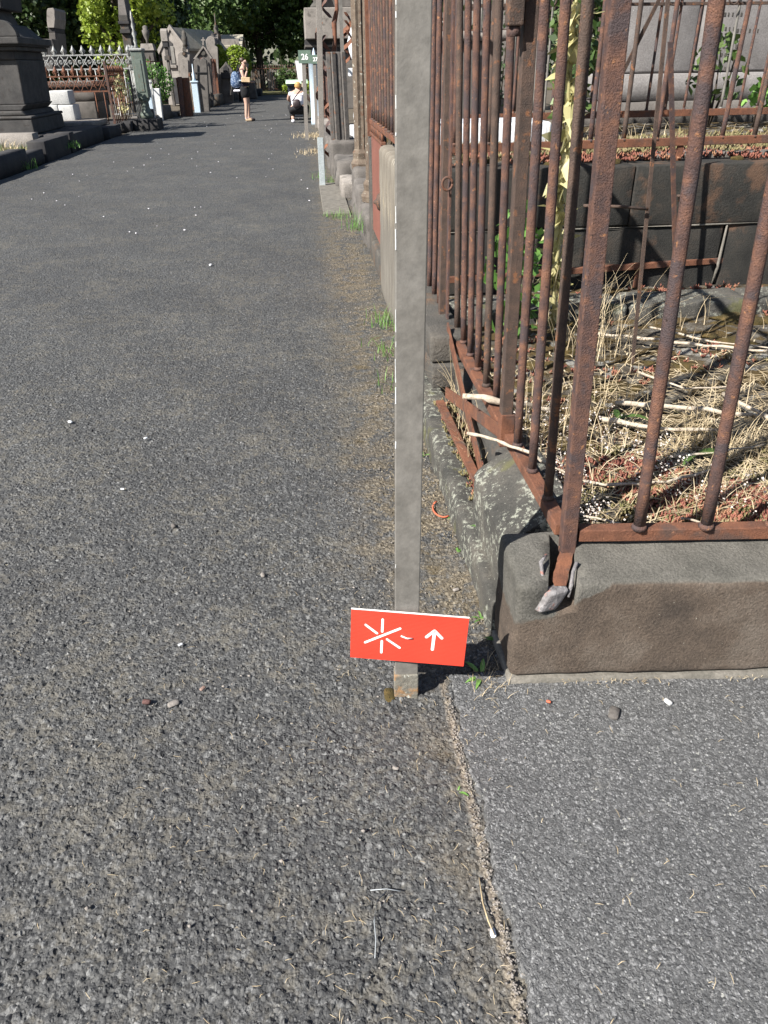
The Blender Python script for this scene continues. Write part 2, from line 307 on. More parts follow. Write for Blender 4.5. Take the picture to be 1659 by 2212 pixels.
def rblock(name,mat,x0,x1,y0,y1,z0,z1,r=.03,res=.03,noise=.004,parent=None,warp=None,seed=0,rz=0,**k):
    """a worn, round-edged stone block"""
    bm=bmesh.new(); bmesh.ops.create_cube(bm,size=1); 
    L=np.array([x1-x0,y1-y0,z1-z0]); c=np.array([(x0+x1)/2,(y0+y1)/2,(z0+z1)/2])
    for ax_ in range(3):
        n=int(min(40,max(2,L[ax_]/res)))
        es=[e for e in bm.edges if abs((e.verts[0].co-e.verts[1].co)[ax_])>1e-6]
        if n>1: bmesh.ops.subdivide_edges(bm,edges=es,cuts=n-1,use_grid_fill=True)
    me=bpy.data.meshes.new(name); bm.to_mesh(me); bm.free()
    P=np.zeros(len(me.vertices)*3); me.vertices.foreach_get('co',P); P=P.reshape(-1,3)
    for ax_ in range(3):
        n=int(min(40,max(2,L[ax_]/res))); st=1/n
        if n>=3 and L[ax_]*st>r:
            e_=np.abs(P[:,ax_]); hit=np.abs(e_-(.5-st))<1e-4; P[hit,ax_]=np.sign(P[hit,ax_])*(.5-r/L[ax_])
    P=P*L
    inner=np.clip(P,-L/2+r,L/2-r); d=P-inner; ln=np.linalg.norm(d,axis=1); m=ln>1e-9
    nd=np.zeros_like(d); nd[m]=d[m]/ln[m][:,None]; P=np.where(m[:,None],inner+nd*r,P)
    # faces of the box keep their own normal
    P=P+nd*(rnoise(P+c,18,noise,seed)+rnoise(P+c,60,noise*.5,seed+1))[:,None]
    if rz:
        k_,q=math.cos(rz),math.sin(rz); P=np.stack([P[:,0]*k_-P[:,1]*q,P[:,0]*q+P[:,1]*k_,P[:,2]],1)
    P=P+c
    if warp is not None: P=np.array([warp(*p) for p in P])
    me.vertices.foreach_set('co',P.ravel()); me.materials.append(mat)
    for p in me.polygons: p.use_smooth=True
    me.update(); o=bpy.data.objects.new(name,me); COL.objects.link(o)
    if parent: o.parent=parent; o.matrix_parent_inverse=Matrix.Translation(-Vector(parent.location))
    return tag(o,**k)
def npmesh(name,V,Fc,mats,midx=None,smooth=False):
    """fast mesh of quads/tris: V (n,3), Fc (m,k)"""
    me=bpy.data.meshes.new(name); V=np.asarray(V,float); Fc=np.asarray(Fc,int); m,k=Fc.shape
    me.vertices.add(len(V)); me.vertices.foreach_set('co',V.ravel()); me.loops.add(m*k); me.loops.foreach_set('vertex_index',Fc.ravel())
    me.polygons.add(m); me.polygons.foreach_set('loop_start',np.arange(m)*k); me.polygons.foreach_set('loop_total',np.full(m,k))
    for q in mats: me.materials.append(q)
    if midx is not None: me.polygons.foreach_set('material_index',midx)
    if smooth: me.polygons.foreach_set('use_smooth',np.ones(m,bool))
    me.update(calc_edges=True); return me
def link(me,name,parent=None,**k):
    o=bpy.data.objects.new(name,me); COL.objects.link(o)
    if parent: o.parent=parent; o.matrix_parent_inverse=Matrix.Translation(-Vector(parent.location))
    return tag(o,**k)
def leaves(P,size,rng=None,flat=0,asp=.6):
    """one bent leaf (two quads folded) per point"""
    rng=rng or RNG; n=len(P); a=rng.normal(size=(n,3)); a[:,2]*=(1-flat); a/=np.linalg.norm(a,axis=1)[:,None]
    b=rng.normal(size=(n,3)); b-=a*np.sum(a*b,1)[:,None]; b/=np.linalg.norm(b,axis=1)[:,None]; c=np.cross(a,b)
    s_=(size*rng.uniform(.6,1.25,n))[:,None]; A=a*s_; B=b*s_*asp*.5
    V=np.stack([P-A*.5,P-A*.05+B+c*s_*.06,P+A*.5,P-A*.05-B+c*s_*.06],1).reshape(-1,3)
    return V,np.arange(n*4).reshape(-1,4)
def blades(P,h,w,lean,rng=None,seg=3):
    rng=rng or RNG; n=len(P); az=rng.uniform(0,6.283,n); d=np.stack([np.cos(az),np.sin(az),np.zeros(n)],1); q=np.stack([-np.sin(az),np.cos(az),np.zeros(n)],1)
    hh=h*rng.uniform(.45,1.15,n); ln=lean*rng.uniform(.2,1.2,n); vs=[]
    for i in range(seg+1):
        t=i/seg; p=P+d*(ln*hh*t*t)[:,None]; p=p.copy(); p[:,2]+=hh*(t-.35*np.minimum(ln,1.2)*t*t); ww=(w*(1-t*.85))
        vs+= [p-q*ww/2,p+q*ww/2]
    V=np.stack(vs,1).reshape(-1,3); k=2*(seg+1); Fs=[]
    for i in range(seg): Fs.append(np.stack([np.arange(n)*k+2*i,np.arange(n)*k+2*i+1,np.arange(n)*k+2*i+3,np.arange(n)*k+2*i+2],1))
    return V,np.concatenate(Fs)
def slivers(P,L,w,rng=None,h=.0015,curve=.2):
    """little bent straws lying on the ground"""
    rng=rng or RNG; n=len(P); az=rng.uniform(0,6.283,n); l=L*rng.uniform(.4,1.3,n); cv=rng.normal(0,curve,n)
    d=np.stack([np.cos(az),np.sin(az),rng.normal(0,.12,n)],1); q=np.stack([-np.sin(az),np.cos(az),np.zeros(n)],1); vs=[]
    for t in (-.5,0,.5):
        p=P+d*(l*t)[:,None]+q*(cv*l*(.25-t*t))[:,None]; p[:,2]+=h*(1+ (t==0)); ww=w*(1 if t==0 else .5)
        vs+=[p-q*ww/2,p+q*ww/2]
    V=np.stack(vs,1).reshape(-1,3); b=np.arange(n)*6
    return V,np.concatenate([np.stack([b,b+1,b+3,b+2],1),np.stack([b+2,b+3,b+5,b+4],1)])
def merge(parts):
    Vs=[];Fs=[];n=0
    for V,Fc in parts: Vs.append(V);Fs.append(Fc+n);n+=len(V)
    return np.concatenate(Vs),np.concatenate(Fs)
# ================================================================ SETTING
def zl(y): # left road edge
    return float(np.interp(y,[0,28,34,40,60,90],[-4.85,-4.75,-4.15,-3.7,-3.3,-3.2]))
g=MB(); g.box(-400,400,-60,600,-.6,-.05); g.build('ground',groundm,kind='structure')
# road: a sheet whose rows and columns get finer near the camera so that the stones in the asphalt are real relief
ths=np.radians(np.concatenate([np.linspace(4,17,12),np.arange(17.3,72,.083),np.arange(72,88.8,.10)])); Ys=H*np.tan(ths)
NC=420; rows=[]
for Yv in Ys:
    xl=max(zl(Yv),-.50-.36*Yv); xr=.62
    if Yv<.5: xl=-1.2
    dense=np.linspace(xl,xr,NC); e=zl(Yv); outer=np.linspace(e,xl,7)[:-1] if xl>e+.01 else np.full(6,e)-np.arange(6)[::-1]*1e-4-1e-4
    rows.append(np.stack([np.concatenate([outer,dense]),np.full(NC+6,Yv),np.zeros(NC+6)],1))
V=np.concatenate(rows); n=NC+6; i=np.arange(len(Ys)-1)[:,None]*n+np.arange(n-1)[None,:]
Fq=np.stack([i,i+1,i+1+n,i+n],-1).reshape(-1,4)
V[:,2]+=.006*np.sin(V[:,0]*1.7+1)*np.sin(V[:,1]*.9)+.0035*np.sin(V[:,0]*7+V[:,1]*5.1)
link(npmesh('road',V,Fq,[old_asphalt],smooth=True),'road',kind='structure')
# newer footpath asphalt with a ragged left edge, in front of the plinth
ys=H*np.tan(np.radians(np.arange(14,46.2,.09))); nx=400; yy=np.clip(ys,None,1.50)
rag=.297+.006*np.sin(ys*19)+.004*np.sin(ys*47+1)+.003*np.sin(ys*111); xs=np.concatenate([np.linspace(0,1.15,nx-8),np.linspace(1.2,2.7,8)])
V=np.zeros((len(ys),nx,3)); V[:,:,0]=rag[:,None]+xs[None,:]; V[:,:,1]=yy[:,None]; V[:,:,2]=.014+.003*np.sin(V[:,:,0]*5+V[:,:,1]*7)
V[:,0,2]=-.01; V[:,1,2]=.004; V[:,2,2]=.011
i=np.arange(len(ys)-1)[:,None]*nx+np.arange(nx-1)[None,:]; Fq=np.stack([i,i+1,i+1+nx,i+nx],-1).reshape(-1,4)
link(npmesh('pavement',V.reshape(-1,3),Fq,[new_asphalt],smooth=True),'pavement',kind='structure')
# ================================================================ PLOT A : plinth, kerb and soil
fy=lambda x:1.463-.078*(x-.471)
pl=thing('grave_plinth','grey brown worn stone plinth under the rusty corner fence beside the footpath','plinth',(.47,1.46,0))
def wA(x,y,z):
    t=min(1,max(0,(y-1.45)/.16)); top=max(0,(z-.27)/.07)
    return (x,y-.078*(x-.471),z+top*.022*t)
A=rblock('plinth_block',plinthm,.462,2.05,1.452,1.672,.034,.338,.015,.0125,.0042,pl,wA,3)
# broken socket of the corner post
cut=MB(); qa=at(1160,1262,1.47); qb=at(1238,1262,1.47); cut.add([(qa[0]+.012,1.40,.238),(qb[0]-.012,1.40,.245),(.645,1.63,.275),(.600,1.63,.27),(qa[0],1.40,.42),(qb[0],1.40,.42),(.665,1.64,.42),(.585,1.64,.42)],[(3,2,1,0),(4,5,6,7),(0,1,5,4),(1,2,6,5),(2,3,7,6),(3,0,4,7)]); cm=cut.mesh('cut'); cob=bpy.data.objects.new('cut',cm); COL.objects.link(cob)
bo=A.modifiers.new('b','BOOLEAN'); bo.object=cob; bo.operation='DIFFERENCE'; bo.solver='EXACT'
dg=bpy.context.evaluated_depsgraph_get(); nm=bpy.data.meshes.new_from_object(A.evaluated_get(dg)); A.modifiers.clear(); A.data=nm
for p in nm.polygons: p.use_smooth=True
bpy.data.objects.remove(cob)
rblock('plinth_block',plinthm,2.06,3.6,1.452,1.672,.034,.338,.03,.05,.003,pl,wA,4)
rblock('cement_foot',concrete,.456,3.6,1.449,1.66,-.02,.030,.008,.02,.0028,pl,lambda x,y,z:(x,y-.078*(x-.471)-.004,z),5)
def wB(x,y,z): # chamfer towards the road
    lim=.385-max(0,(.605-x))*.85; lim=min(lim,.385)
    if z>lim: z=lim+(z-lim)*.12
    return (x,y,z)
rblock('plinth_block',lichen,.485,.70,1.695,2.14,0,.395,.030,.014,.0035,pl,wB,8)
rblock('plinth_block',stone_dk,.50,.66,3.13,4.28,.20,.305,.008,.03,.002,pl,None,9)
rblock('plinth_block',stone_dk,.497,.655,3.16,4.28,.309,.43,.012,.03,.003,pl,None,10)
rblock('plinth_block',stone_dk,.60,.68,2.15,3.12,.0,.30,.02,.03,.003,pl,None,11)
kb=thing('kerb_stone','low lichen covered kerb stone running along the foot of the rusty fence','kerb',(.46,1.6,0))
rblock('kerb_block',lichen,.452,.60,1.66,2.62,-.03,.125,.018,.02,.004,kb,lambda x,y,z:(x,y,z-.05*max(0,(x-.5)*4)*(z>.05)),12)
rblock('kerb_block',lichen,.450,.60,2.628,4.25,-.03,.135,.018,.03,.004,kb,None,13)
# soil of the grave
def soilgrid(name,x0,x1,y0,y1,z,mat,n=110,amp=.02,seed=1,**k):
    gx,gy=np.meshgrid(np.linspace(x0,x1,n),np.linspace(y0,y1,n)); P=np.stack([gx.ravel(),gy.ravel(),np.full(n*n,z)],1)
    P[:,2]+=rnoise(P,6,amp,seed)+rnoise(P,22,amp*.45,seed+5)+rnoise(P,70,amp*.25,seed+9)
    i=np.arange(n-1)[:,None]*n+np.arange(n-1)[None,:]; Fq=np.stack([i,i+1,i+1+n,i+n],-1).reshape(-1,4)
    return link(npmesh(name,P,Fq,[mat],smooth=True),name,**k)
soilgrid('grave_soil',.655,3.6,1.60,4.29,.300,soil,190,.016,2,kind='structure')
base_=MB(); base_.box(.67,3.59,1.66,4.28,-.03,.24); base_.build('soil_bed',soil,kind='structure')
for k,(a,b_) in enumerate(((.69,1.62),(1.64,2.3),(2.32,3.5))):
    o=rblock('inner_kerb',lichen,a,b_,3.72,3.98,.25,.372,.02,.03,.005,pl,None,20+k)
# ================================================================ RUSTY CORNER FENCE
def barmesh(h,r,mat,n=10,flat=1):
    m=MB(); pts=[(0,0,h*i/12) for i in range(13)]; rr=[r*(1+random.uniform(-.05,.05)) for _ in pts]
    m.tube(pts,rr,n,flat); m.lathe(0,0,[(r*1.35,-.002),(r*1.25,.006),(r*1.02,.012)],n); return m.mesh('bar',mat,True)
fz=.41; ftop=1.95
fence=thing('rusty_fence','tall rust brown iron bar fence on the corner plinth right behind the grey post','fence',(.62,1.595,.38))
bms=[barmesh(1.5,.0133,rust) for _ in range(3)]+[barmesh(1.5,.0133,rustdk)]
SB=[(.62,4.038,.001),(.62,3.867,-.001),(.619,3.693,0),(.637,3.291,-.028),(.635,3.125,-.027),(.633,2.96,-.027),(.629,2.788,-.026),(.626,2.612,-.026),(.627,2.45,-.027),(.615,2.093,-.023),(.615,1.916,-.026),(.616,1.753,-.031)]
for i,(x,y,l) in enumerate(SB): place(bms[i%4],'bar',fence,(x,y,fz),(0,l,random.uniform(0,0)),(1,1,1))
for i,(x,y,l) in enumerate([(.808,1.573,-.040),(.983,1.557,-.046),(1.158,1.545,-.05),(1.33,1.532,-.05),(1.505,1.519,-.05),(1.68,1.506,-.05),(1.855,1.494,-.05),(2.03,1.482,-.05)]):
    o=place(bms[(i+1)%3],'bar',fence,(x,y,fz),(0,l,0),(1.17,1.17,1))
def leanbox(x0,y0,z0,x1,y1,z1,sx,sy,rz=0,n=10,jit=.0):
    m=MB(); k,q=math.cos(rz),math.sin(rz); vs=[];
    for i in range(n+1):
        t=i/n; cx=x0+(x1-x0)*t; cy=y0+(y1-y0)*t; cz=z0+(z1-z0)*t; s1=sx*(1+random.uniform(-jit,jit)); s2=sy*(1+random.uniform(-jit,jit))
        for a,b_ in ((-1,-1),(1,-1),(1,1),(-1,1)):
            dx,dy=a*s1/2,b_*s2/2; vs.append((cx+dx*k-dy*q,cy+dx*q+dy*k,cz))
    fs=[(i*4+j,i*4+(j+1)%4,i*4+4+(j+1)%4,i*4+4+j) for i in range(n) for j in range(4)]+[(3,2,1,0),tuple(n*4+j for j in range(4))]
    return m.add(vs,fs)
leanbox(.628,1.592,.33,.572,1.592,ftop,.038,.038,-.07,12,.02).build('corner_post',rust,fence,bevel=.003)
pf=at(1207,1258,1.475); m=leanbox(pf[0],pf[1],pf[2],.628,1.588,.345,.030,.030,-.05,6,.12); m.build('post_foot',rust2,fence,bevel=.002)
leanbox(.602,2.209,.372,.578,2.209,ftop,.036,.040,0,8,.01).build('stanchion',rustdk,fence,bevel=.0025)
m=leanbox(.604,2.209,.36,.604,2.209,.475,.044,.048,0,2); m.build('stanchion_shoe',rust2,fence,bevel=.002)
# flat stanchions of the old gate between the bars
leanbox(.604,3.52,.16,.600,3.52,ftop,.030,.046,0,4).build('gate_stile',rustdk,fence,bevel=.002)
leanbox(.618,3.44,.17,.600,3.44,ftop,.010,.044,0,4).build('gate_stile',rust,fence,bevel=.0015)
# rails: side in three lengths, front
def rail(p,q,w,h,mat,name='bottom_rail',parent=fence,jit=.02,bev=.003):
    p,q=Vector(p),Vector(q); d=(q-p); n=max(2,int(d.length/.12)); a=Vector((-d.y,d.x,0)).normalized()
    vs=[];m=MB()
    for i in range(n+1):
        c=p+d*(i/n)
        for s1,s2 in ((-1,-1),(1,-1),(1,1),(-1,1)): vs.append(c+a*(s1*w/2*(1+random.uniform(-jit,jit)))+Vector((0,0,s2*h/2*(1+random.uniform(-jit,jit)))))
    m.add(vs,[(i*4+j,i*4+(j+1)%4,i*4+4+(j+1)%4,i*4+4+j) for i in range(n) for j in range(4)]+[(3,2,1,0),tuple(n*4+j for j in range(4))])
    return m.build(name,mat,parent,bevel=bev)
rail((.617,1.615,fz-.018),(.615,2.185,fz-.018),.040,.034,rust2)
rail((.618,2.235,fz-.018),(.622,3.42,fz-.018),.042,.032,rust2)
rail((.622,3.55,fz-.018),(.622,4.18,fz-.018),.040,.032,rust2)
rail((.652,1.596,fz-.019),(2.3,1.45,fz-.019),.036,.036,rust2)
rail((.60,1.6,ftop-.02),(.59,4.2,ftop-.02),.034,.03,rust,'top_rail')
rail((.57,1.592,ftop-.02),(2.2,1.44,ftop-.02),.034,.03,rust,'top_rail')
rail((.64,4.205,.412),(3.5,4.40,.455),.030,.034,rust2,'back_rail')
for x in (1.9,3.0): leanbox(x,4.22+.068*(x-.64),.30,x,4.22+.068*(x-.64),.41,.03,.02).build('rail_foot',rust2,fence)
# the fallen gate leaf bars leaning at the foot
rail((.585,3.25,.44),(.560,2.28,.17),.008,.050,rust2,'gate_bottom_bar',bev=.001)
rail((.556,3.08,.20),(.592,2.24,.395),.008,.050,rust2,'gate_bottom_bar',bev=.001)
rail((.515,3.0,.19),(.548,2.17,.16),.035,.016,rust2,'gate_sill',bev=.002)
m=MB(); m.lathe(.560,2.16,[(.020,.12),(.024,.17),(.024,.20),(.012,.205),(.013,.235),(.004,.24)],10); m.build('gate_pivot',rustdk,fence,True)
# lock box hanging on the stanchion and ring on the gate bar
ba=at(1092,57,2.19); bb_=at(1126,57,2.19); m=MB(); m.box(ba[0],bb_[0],2.165,2.205,ba[2],ba[2]+.16); lb=m.build('lock_box',rustdk,fence,bevel=.004)
m=MB(); m.tube([(ba[0]+.022,2.185,ba[2]),(ba[0]+.022,2.185,ba[2]-.022)],[.014,.017],10); m.build('bolt',rust,lb,True)
m=MB(); m.tube([(.592+.022*math.cos(a),3.40-.0,1.02+.026*math.sin(a)) for a in np.linspace(0,6.283,15)],.0055,6); m.build('ring',rust2,fence,True)
# lead and rust lump in the socket
ld=at(1190,1296,1.452); o=rblock('lead_plug',leadm,ld[0]-.032,ld[0]+.030,ld[1]-.016,ld[1]+.022,ld[2]-.030,ld[2]+.034,.010,.009,.007,pl,lambda x,y,z:(x+(z-ld[2])*.45,y,z),31,rz=.3)

m=MB(); 
for q in range(2):
    pts_=[(1166,1300),(1168,1270),(1172,1240),(1168,1215),(1180,1198)] if q==0 else [(1228,1290),(1234,1262),(1238,1235),(1246,1215)]
    m.tube([at(x,y,1.449+.02*i) for i,(x,y) in enumerate(pts_)],[.003,.006,.005,.006,.004][:len(pts_)],6)
m.build('socket_rim',leadm,pl,True)
# ================================================================ GREY POST AND RED SIGN
post=thing('grey_metal_post','thick grey painted flat steel post standing in the asphalt holding the red arrow sign','post',(.178,1.435,0))
leanbox(.1775,1.452,-.03,.1935,1.452,2.2,.0605,.026,-.06,30,.003).build('shaft',greymetal,post,bevel=.0025)
m=MB(); m.box(.1455,.2095,1.434,1.470,-.01,.085,-.06); m.build('bare_foot',M('bare_foot',[(.13,.12,.10),(.20,.19,.165)],18,.8,.0012,90,[((.30,.17,.08),14,.58,.06),((.48,.50,.46),40,.66,.03)]),post,bevel=.003)
rblock('moss_cushion',moss,.120,.147,1.425,1.475,-.012,.010,.010,.005,.006,None,None,3,label='small brown moss cushion growing left of the grey post foot',cat='moss')
m=MB(); rr_=random.Random(3); z=.02
while z<1.75:
    l=rr_.uniform(.004,.05); 
    if rr_.random()<.40: m.tube([(.1478+.0074*z,1.4412,z),(.1478+.0074*z+rr_.uniform(-.0006,.0006),1.4412,z+l)],rr_.uniform(.0003,.0013),5)
    z+=l+rr_.uniform(0,.02)
m.build('chipped_paint_edge',whitep,post,kind='stuff')
SIGN=thing('red_sign','small tilted red board with a white line star and up arrow on the grey post','sign',(.18,1.424,.222))
m=MB(); m.box(-.146,.146,-.0015,.0032,-.0775,.0775); bd=m.build('board',redm,None); bd.parent=SIGN
m=MB(); m.box(-.1463,.1463,-.0012,.0030,.0776,.0790); e=m.build('white_edge',white,None); e.parent=SIGN
SIGN.rotation_euler=(-.02,.051,-.174)
SIGN.rotation_mode='XYZ'
def stroke(p,q,w,name,y=-.0021):
    p,q=Vector(p),Vector(q); d=(q-p).normalized(); a=Vector((-d.y,d.x)); pts=[]
    for k in range(7):
        t=-math.pi/2+math.pi*k/6; v=q+d*math.cos(t)*w/2+a*math.sin(t)*w/2; pts.append(v)
    for k in range(7):
        t=math.pi/2+math.pi*k/6; v=p+d*math.cos(t)*w/2+a*math.sin(t)*w/2; pts.append(v)
    m=MB(); m.prismy([(v.x,v.y) for v in pts],y,y+.0005); o=m.build(name,white,None); o.parent=SIGN
# positions measured on the board (u right, v up) from its own corners
def uv(a,b_): return (-.146+.292*a,.0775-.155*b_)
for p,q in (((.128,.29),(.228,.445)),((.272,.155),(.272,.40)),((.128,.655),(.425,.31)),((.273,.60),(.273,.84)),((.318,.555),(.43,.71))): stroke(uv(*p),uv(*q),.0062,'star_stroke')
m_=uv(.72,.30)
stroke(m_,uv(.715,.69),.0078,'arrow_stroke'); stroke(m_,uv(.655,.44),.0078,'arrow_stroke'); stroke(m_,uv(.787,.44),.0078,'arrow_stroke')
m=MB(); m.tube([(uv(.435,.455)[0],-.003,uv(.435,.455)[1]),(uv(.49,.48)[0],-.006,uv(.49,.48)[1]),(uv(.535,.485)[0],-.003,uv(.535,.485)[1])],.0022,6); t=m.build('cable_tie',M('clear_tie',[(.75,.5,.5),(.8,.6,.6)],9,.3,0,30),None,True); t.parent=SIGN
# ================================================================ PLOT B : raised wall, gate, second fence
wb=thing('stone_wall','sooty two course stone wall holding up the raised plot behind the rusty corner fence','wall',(.5,4.3,0))
wx=[.63,1.62,2.62,3.6]
rblock('wall_block',stone_wall,.63,1.795,4.30,4.62,.655,.968,.010,.04,.0015,wb,None,41)
rblock('wall_block',stone_wall,1.799,3.05,4.298,4.62,.650,.968,.010,.05,.0015,wb,None,42)
rblock('wall_block',stone_wall,3.06,4.4,4.30,4.62,.655,.968,.010,.06,.0015,wb,None,43)
rblock('wall_block',stone_wall,.63,1.36,4.31,4.60,.02,.645,.014,.05,.003,wb,None,44)
rblock('wall_block',stone_wall,1.37,2.38,4.312,4.60,.02,.642,.014,.05,.003,wb,None,45)
rblock('wall_block',stone_wall,2.40,4.4,4.31,4.60,.02,.645,.014,.08,.003,wb,None,46)
m=MB(); m.tube([(.66,4.306,.650),(1.0,4.303,.650),(1.5,4.305,.646),(1.8,4.303,.647),(2.2,4.303,.646),(2.9,4.304,.65)],[.003,.001,.005,.001,.006,.002],6); m.tube([(2.39,4.306,.64),(2.385,4.306,.4),(2.37,4.306,.30)],[.006,.010,.005],6); m.build('mortar',concrete,wb,True)
rblock('gate_pillar',streak,.500,.66,4.62,5.70,-.03,.985,.035,.04,.003,wb,None,47)
rblock('gate_pillar',stone_dk,.520,.66,6.72,6.98,-.03,.96,.02,.05,.003,wb,None,48)
rblock('threshold',stone_dk,.52,.80,5.70,6.72,-.03,.16,.02,.06,.003,wb,None,49)
m=MB(); m.box(.72,6.0,4.63,7.4,.0,.93); m.build('raised_ground',soil,kind='structure')
soilgrid('raised_grave_soil',.67,6.0,4.60,7.4,.957,soil,150,.014,4,kind='structure')
rblock('top_slab',stone_md,1.9,3.0,4.58,4.95,.93,.992,.012,.06,.003,wb,None,50)
rblock('top_slab',stone_md,3.02,4.2,4.58,4.95,.93,.99,.012,.06,.003,wb,None,51)
gate=thing('iron_gate','rusty iron gate with a red oxide sheet panel between two stone pillars','gate',(.53,6.2,.2))
leanbox(.535,6.2,.25,.535,6.2,.985,.006,1.0,0,3).build('sheet_panel',rust_panel,gate)
for z in (1.075,.99): rail((.535,4.66 if z>1.05 else 5.7,z),(.535,6.70,z),.036,.030 if z>1.05 else .018,rust2,'gate_rail',gate)
smesh=MB().tube([(0,0,0),(0,0,.075)],.011,6).mesh('spindle',rust2,True)
for k in range(9): place(smesh,'spindle',gate,(.535,5.76+k*.11,.994))
m=MB(); m.lathe(0,0,[(.015,-.03),(.055,-.02),(.065,.0),(.05,.02),(.02,.03),(.008,.05)],14); o=m.build('lock_rosette',rustdk,None,True); o.parent=gate; o.rotation_euler=(0,-math.pi/2,0); o.location=Vector((.515,5.80,.60))-gate.location
gf=thing('rusty_railing','close rusty bars standing on the stone pillar left of the grey post','fence',(.53,4.7,1.09))
bm2=[barmesh(1.3,.013,rust,8),barmesh(1.3,.013,rustdk,8)]
for k in range(11): place(bm2[k%2],'bar',gf,(.535,4.72+k*.185,1.09),(0,-.004,0))
leanbox(.53,6.80,.96,.53,6.80,2.6,.04,.05).build('corner_stile',rust2,gf)
# second fence on the wall, bars placed at even spacing
fb=thing('rusty_fence','rust brown iron fence on top of the sooty wall','fence',(.62,4.66,1.03))
rail((.60,4.42,1.062),(4.6,4.52,1.075),.030,.042,rust2,parent=fb)
bb=[barmesh(1.15,.0135,rust,8),barmesh(1.15,.0135,rustdk,8)]
xs_=[float(at(x,330,4.42)[0]) for x in (1176,1262,1320,1385,1452,1520,1588,1655)]
for k in range(24):
    x=.80+.192*k
    if x<4.5: place(bb[k%2],'bar',fb,(x,4.42+.025*(x-.6),1.08),(0,random.uniform(-.012,.012),0))
rail((.60,4.43,2.1),(4.6,4.5,2.1),.03,.03,rust,'top_rail',fb)
for x in (1.2,2.1,3.2): leanbox(x,4.46,.97,x,4.46,1.045,.03,.02).build('rail_foot',rust2,fb)
# third fence further back
fc=thing('iron_fence','thinner rusty iron fence with curled top bars just in front of the grey slab','fence',(.8,6.75,1.08))
rail((1.3,6.62,1.085),(6.2,6.75,1.085),.03,.05,rust2,parent=fc)
b3=[barmesh(1.1,.012,rust,6),barmesh(1.1,.012,greymetal,6)]
for k in range(30): place(b3[k%5==3],'bar',fc,(1.36+k*.16,6.65+.003*k,1.11),(0,random.uniform(-.01,.01),0))
for z in (1.83,1.93): rail((1.3,6.63,z),(6.2,6.76,z),.02,.022,rustdk,'upper_rail',fc)
for k in range(9):
    m=MB(); m.tube([(1.44+k*.48+.06*math.cos(a)*(1-a/14),6.64,1.86+.06*math.sin(a)*(1-a/14)) for a in np.linspace(0,7.5,14)],.007,5); m.build('scroll',rustdk,fc,True)
# slab monument behind
sm=thing('inscribed_tomb','large smooth grey tomb slab with worn engraved lines behind the rusty bars','tomb',(3.5,8.6,.9))
xl_=float(at(1342,100,7.75)[0]); zb=float(at(1500,156,7.75)[2])
rblock('slab',slab_mat,xl_,3.62,7.75,8.3,zb,3.0,.02,.12,.002,sm,None,61)
rblock('slab',slab_mat,3.66,6.6,7.72,8.3,zb,3.0,.02,.2,.002,sm,None,62)
rblock('slab_step',slab_mat,xl_-.15,6.8,7.55,8.3,zb-.22,zb-.005,.02,.15,.002,sm,None,63)
rblock('slab_step',stone_md,xl_-.3,6.9,7.42,8.3,.93,zb-.225,.02,.2,.003,sm,None,64)
m=MB()
for (x0,x1,y) in ((1545,1600,35),(1556,1590,66),(1556,1592,84),(1552,1600,104),(1556,1585,122),(1545,1612,152),(1600,1650,172),(1590,1640,70)):
    x=x0
    while x<x1:
        p=at(x,y,7.716); w_=random.choice((.010,.016,.02)); m.box(p[0],p[0]+w_,7.7155,7.719,p[2],p[2]+.028); x+=9
m.build('engraved_lines',stone_dk,sm,kind='stuff')
ws=thing('white_tomb_box','low white marble tomb box striped by bar shadows behind the side fence','tomb',(1.2,5.6,.95))
rblock('tomb_lid',marble,.90,1.62,5.35,5.9,.955,1.125,.02,.05,.001,ws,None,65)
rblock('tomb_foot',stone_md,1.63,1.74,5.4,5.85,.955,1.07,.03,.05,.002,ws,None,66)
rblock('tomb_block',stone_md,1.18,1.75,7.5,8.2,.95,1.62,.02,.08,.003,thing('grey_tomb','grey block tomb with a pale lid half hidden by green leaves','tomb',(1.4,7.6,.95)),None,67)
rblock('tomb_lid',stone_lt,1.12,1.82,7.45,8.25,1.625,1.70,.015,.08,.003,bpy.data.objects['grey_tomb'],None,68)
def sprigs(P,h,r,seed):
    rr=np.random.default_rng(seed); out=[]
    # little cones of five short fat leaves
    n=len(P); 
    for q in range(6):
        a=rr.uniform(0,6.283,n); ti=rr.uniform(.2,1.0,n); d=np.stack([np.cos(a)*ti,np.sin(a)*ti,np.ones(n)],1); d/=np.linalg.norm(d,axis=1)[:,None]; L=h*rr.uniform(.5,1.1,n)
        u_=np.cross(d,[0,0,1.]); u_/=np.linalg.norm(u_,axis=1)[:,None]+1e-9; w_=np.cross(d,u_); b0=P+d*(L*.25)[:,None]*(q%2); m_=b0+d*(L*.55)[:,None]; t_=b0+d*L[:,None]
        V=np.stack([b0,m_+u_*r,m_-u_*r*.5+w_*r*.87,m_-u_*r*.5-w_*r*.87,t_],1).reshape(-1,3); i=np.arange(n)*5
        Fq=np.concatenate([np.stack([i+a_,i+b_,i+c_],1) for a_,b_,c_ in ((0,2,1),(0,3,2),(0,1,3),(4,1,2),(4,2,3),(4,3,1))]); out.append((V,Fq))
    return merge(out)
